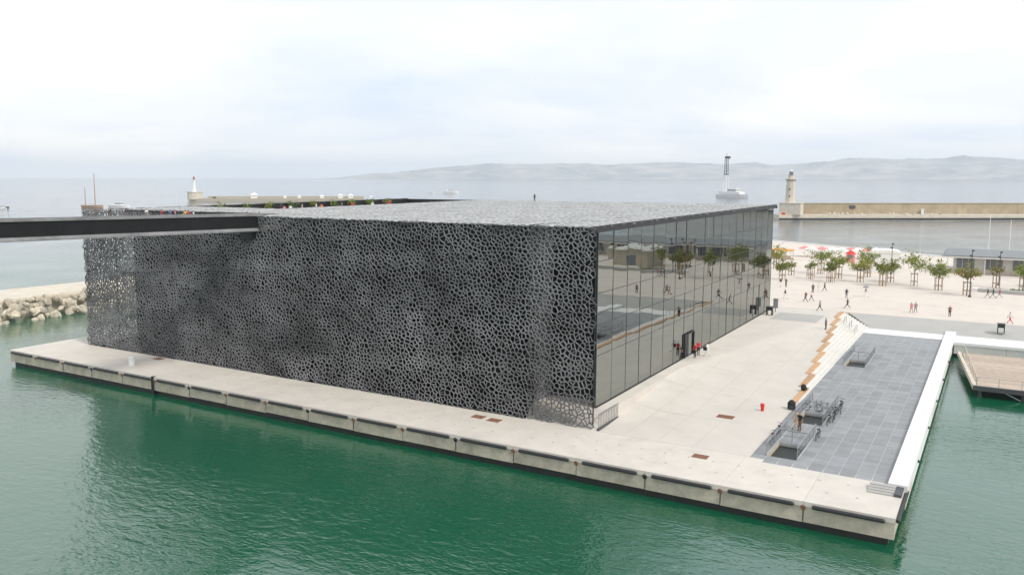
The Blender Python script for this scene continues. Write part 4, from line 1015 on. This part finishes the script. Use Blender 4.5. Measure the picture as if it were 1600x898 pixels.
# bags
for (x, y, rz, lab) in ((13.5, 16.6, .3, 'large black rucksack standing by the left rail of the bicycle stairwell'), (13.2, 24.0, 1.1, 'small black rucksack on the first wooden seat of the stairs')):
    sc_ = 1.5 if y < 20 else 1.1; r_ = empty('rucksack', (x, y, pz(x, y) + (.004 if y < 20 else .12)), rz, lab, 'bag')
    MB().lathe([(.16 * sc_, 0), (.24 * sc_, .06), (.25 * sc_, .4 * sc_), (.14 * sc_, .55 * sc_), (.05, .6 * sc_)], n=10).build('body', cloth('black'), r_); BX(-.14 * sc_, .14 * sc_, -.32 * sc_, -.2 * sc_, .06, .3 * sc_).build('pocket', cloth('dark'), r_)
bp_ = empty('backpack', (2.5, 82.85, 2.3), 0, 'brown backpack worn by the walker in beige', 'bag')
MB().lathe([(.14, 0), (.2, .06), (.2, .4), (.12, .5)], n=10).build('body', cloth('brown'), bp_); BX(-.1, .1, -.24, -.18, .08, .28).build('pocket', cloth('brown'), bp_)
bg_ = empty('shoulder_bag', (1.02, 30.4, 1.95), 0, 'dark bag carried by the person in white', 'bag')
BX(-.2, .2, -.08, .08, 0, .42).build('body', cloth('black'), bg_, bevel=.04); MB().tube([(-.15, 0, .4), (-.05, 0, .75), (.08, 0, .75), (.15, 0, .4)], .02, 5).build('strap', cloth('black'), bg_)
# umbrella carried by the grey walker
um = empty('umbrella', (10.1, 95.45, 2.3), 0, 'pale grey umbrella over the walker in mid esplanade', 'umbrella')
MB().tube([(0, 0, 0), (0, 0, .85)], .015, 5).build('shaft', m_dark, um); MB().lathe([(.55, .55), (.45, .7), (.2, .82), (.03, .87)], n=8).build('canopy', cloth('grey'), um)
# roof people
G3 = 'people on the museum roof terrace'
tops = ['black', 'dark', 'white', 'red', 'blue', 'pink', 'yellow', 'red', 'white', 'grey', 'orange', 'black', 'dark', 'white', 'beige', 'red', 'black', 'orange', 'navy', 'dark', 'white', 'beige']
roofp = [(-69.5, 2.4), (-66, 2.2), (-63, 3.0), (-58.8, 2.0), (-57.6, 2.3), (-56.2, 1.9), (-55, 2.5), (-54.2, 2.2), (-53, 2.0), (-45.2, 2.6), (-44.3, 2.4), (-43.2, 3.2)]
for k, (x, y) in enumerate(roofp):
    person(x, y, 16.42, rnd.uniform(-3, 3), 'stand', tops[k], 'dark', f'person in {tops[k]} on the roof by the bridge, {["first", "second", "third", "fourth", "fifth", "sixth", "seventh", "eighth", "ninth", "tenth", "eleventh", "twelfth"][k]} from the left', G3)
ORD = ['first', 'second', 'third', 'fourth', 'fifth', 'sixth', 'seventh', 'eighth', 'ninth', 'tenth', 'eleventh', 'twelfth', 'thirteenth', 'fourteenth', 'fifteenth']
for k in range(15):
    person(-57.5 + rnd.uniform(-2, 2.6), 19.5 + k * 2.1 + rnd.uniform(-.6, .6), 16.5, rnd.uniform(-3, 3), 'stand', tops[(k * 3 + 5) % len(tops)], 'dark', f'{ORD[k]} head from the left along the dark roof terrace slit, {tops[(k * 3 + 5) % len(tops)]} top', G3)
person(-40, 66, 17.82, 0, 'stand', 'black', 'black', 'lone dark figure standing on the roof lattice right of the terrace', G3, sc=.8)

# ================================================================== bicycles
def make_bike():
    r_ = empty('bicycle', (0, 0, 0), 0, 'x', 'bicycle', 'bicycles chained around the stairwells')
    for x in (-.52, .52):
        ring = [(x + .33 * math.cos(a_), 0, .34 + .33 * math.sin(a_)) for a_ in [k * math.pi / 8 for k in range(17)]]
        wv = MB().tube(ring, .028, 5, cap=False).build('wheel', m_tyre, r_)
        sp = MB()
        for k in range(6): sp.bar((x, 0, .34), (x + .31 * math.cos(k * math.pi / 3), 0, .34 + .31 * math.sin(k * math.pi / 3)), .012)
        sp.build('spokes', m_grey, wv)
    MB().tube([(-.52, 0, .34), (-.12, 0, .32), (.36, 0, .82), (-.2, 0, .84), (-.12, 0, .32)], .026, 6).bar((-.52, 0, .34), (-.2, 0, .82), .03).bar((.36, 0, .86), (.52, 0, .34), .035).build('frame', m_dark, r_)
    MB().tube([(.3, -.27, 1.0), (.38, -.1, 1.02), (.38, .1, 1.02), (.3, .27, 1.0)], .02, 6).bar((.36, 0, .84), (.38, 0, 1.02), .03).build('handlebar', m_dark, r_)
    MB().lathe([(.05, .86), (.11, .9), (.1, .96), (.02, .97)], (-.24, 0), 8).build('saddle', m_black, r_)
    return r_
bk0 = make_bike()
bikes = [(15.3, 16.9, 0.1, 'left bicycle of the two behind the bicycle stairwell opening'), (16.4, 17.1, 2.9, 'right bicycle of the two behind the bicycle stairwell opening'), (17.5, 18.9, 1.5, 'bicycle chained to the right rail, farthest from the quay'), (17.7, 17.6, 1.7, 'second bicycle down the right rail of the bicycle stairwell'),
   (17.45, 16.2, 1.45, 'third bicycle down the right rail of the bicycle stairwell'), (17.6, 14.4, 1.6, 'fourth bicycle down the right rail of the bicycle stairwell'), (17.4, 13.0, 1.5, 'nearest bicycle on the right rail of the bicycle stairwell'), (17.35, 7.9, 1.5, 'bicycle leaning at the back end of the nearest stairwell rail'), (14.3, 7.2, 1.6, 'bicycle chained to the left rail of the nearest stairwell'), (14.35, 4.6, 1.55, 'second bicycle on the left rail of the nearest stairwell')]
for k, (x, y, rz, lab) in enumerate(bikes):
    o = bk0 if k == 0 else copy_tree(bk0); o.location = (x, y, 0.005); o.rotation_euler = (R(4) if k > 1 else 0, 0, rz); o['label'] = lab

# ================================================================== sea haze
hz = bpy.data.materials.new('sea_haze'); hz.use_nodes = True; t = hz.node_tree; t.nodes.clear()
ho = N(t, 'ShaderNodeOutputMaterial'); pvn = N(t, 'ShaderNodeVolumePrincipled'); pvn.inputs['Density'].default_value = 1.0e-4
pvn.inputs['Color'].default_value = (0.88, 0.945, 1.0, 1); pvn.inputs['Anisotropy'].default_value = 0.2
t.links.new(pvn.outputs[0], ho.inputs['Volume'])
o = BX(-14500, 14500, -14500, 14500, -8, 222).build('haze', hz); tag(o, kind='stuff')
bpy.context.view_layer.update()
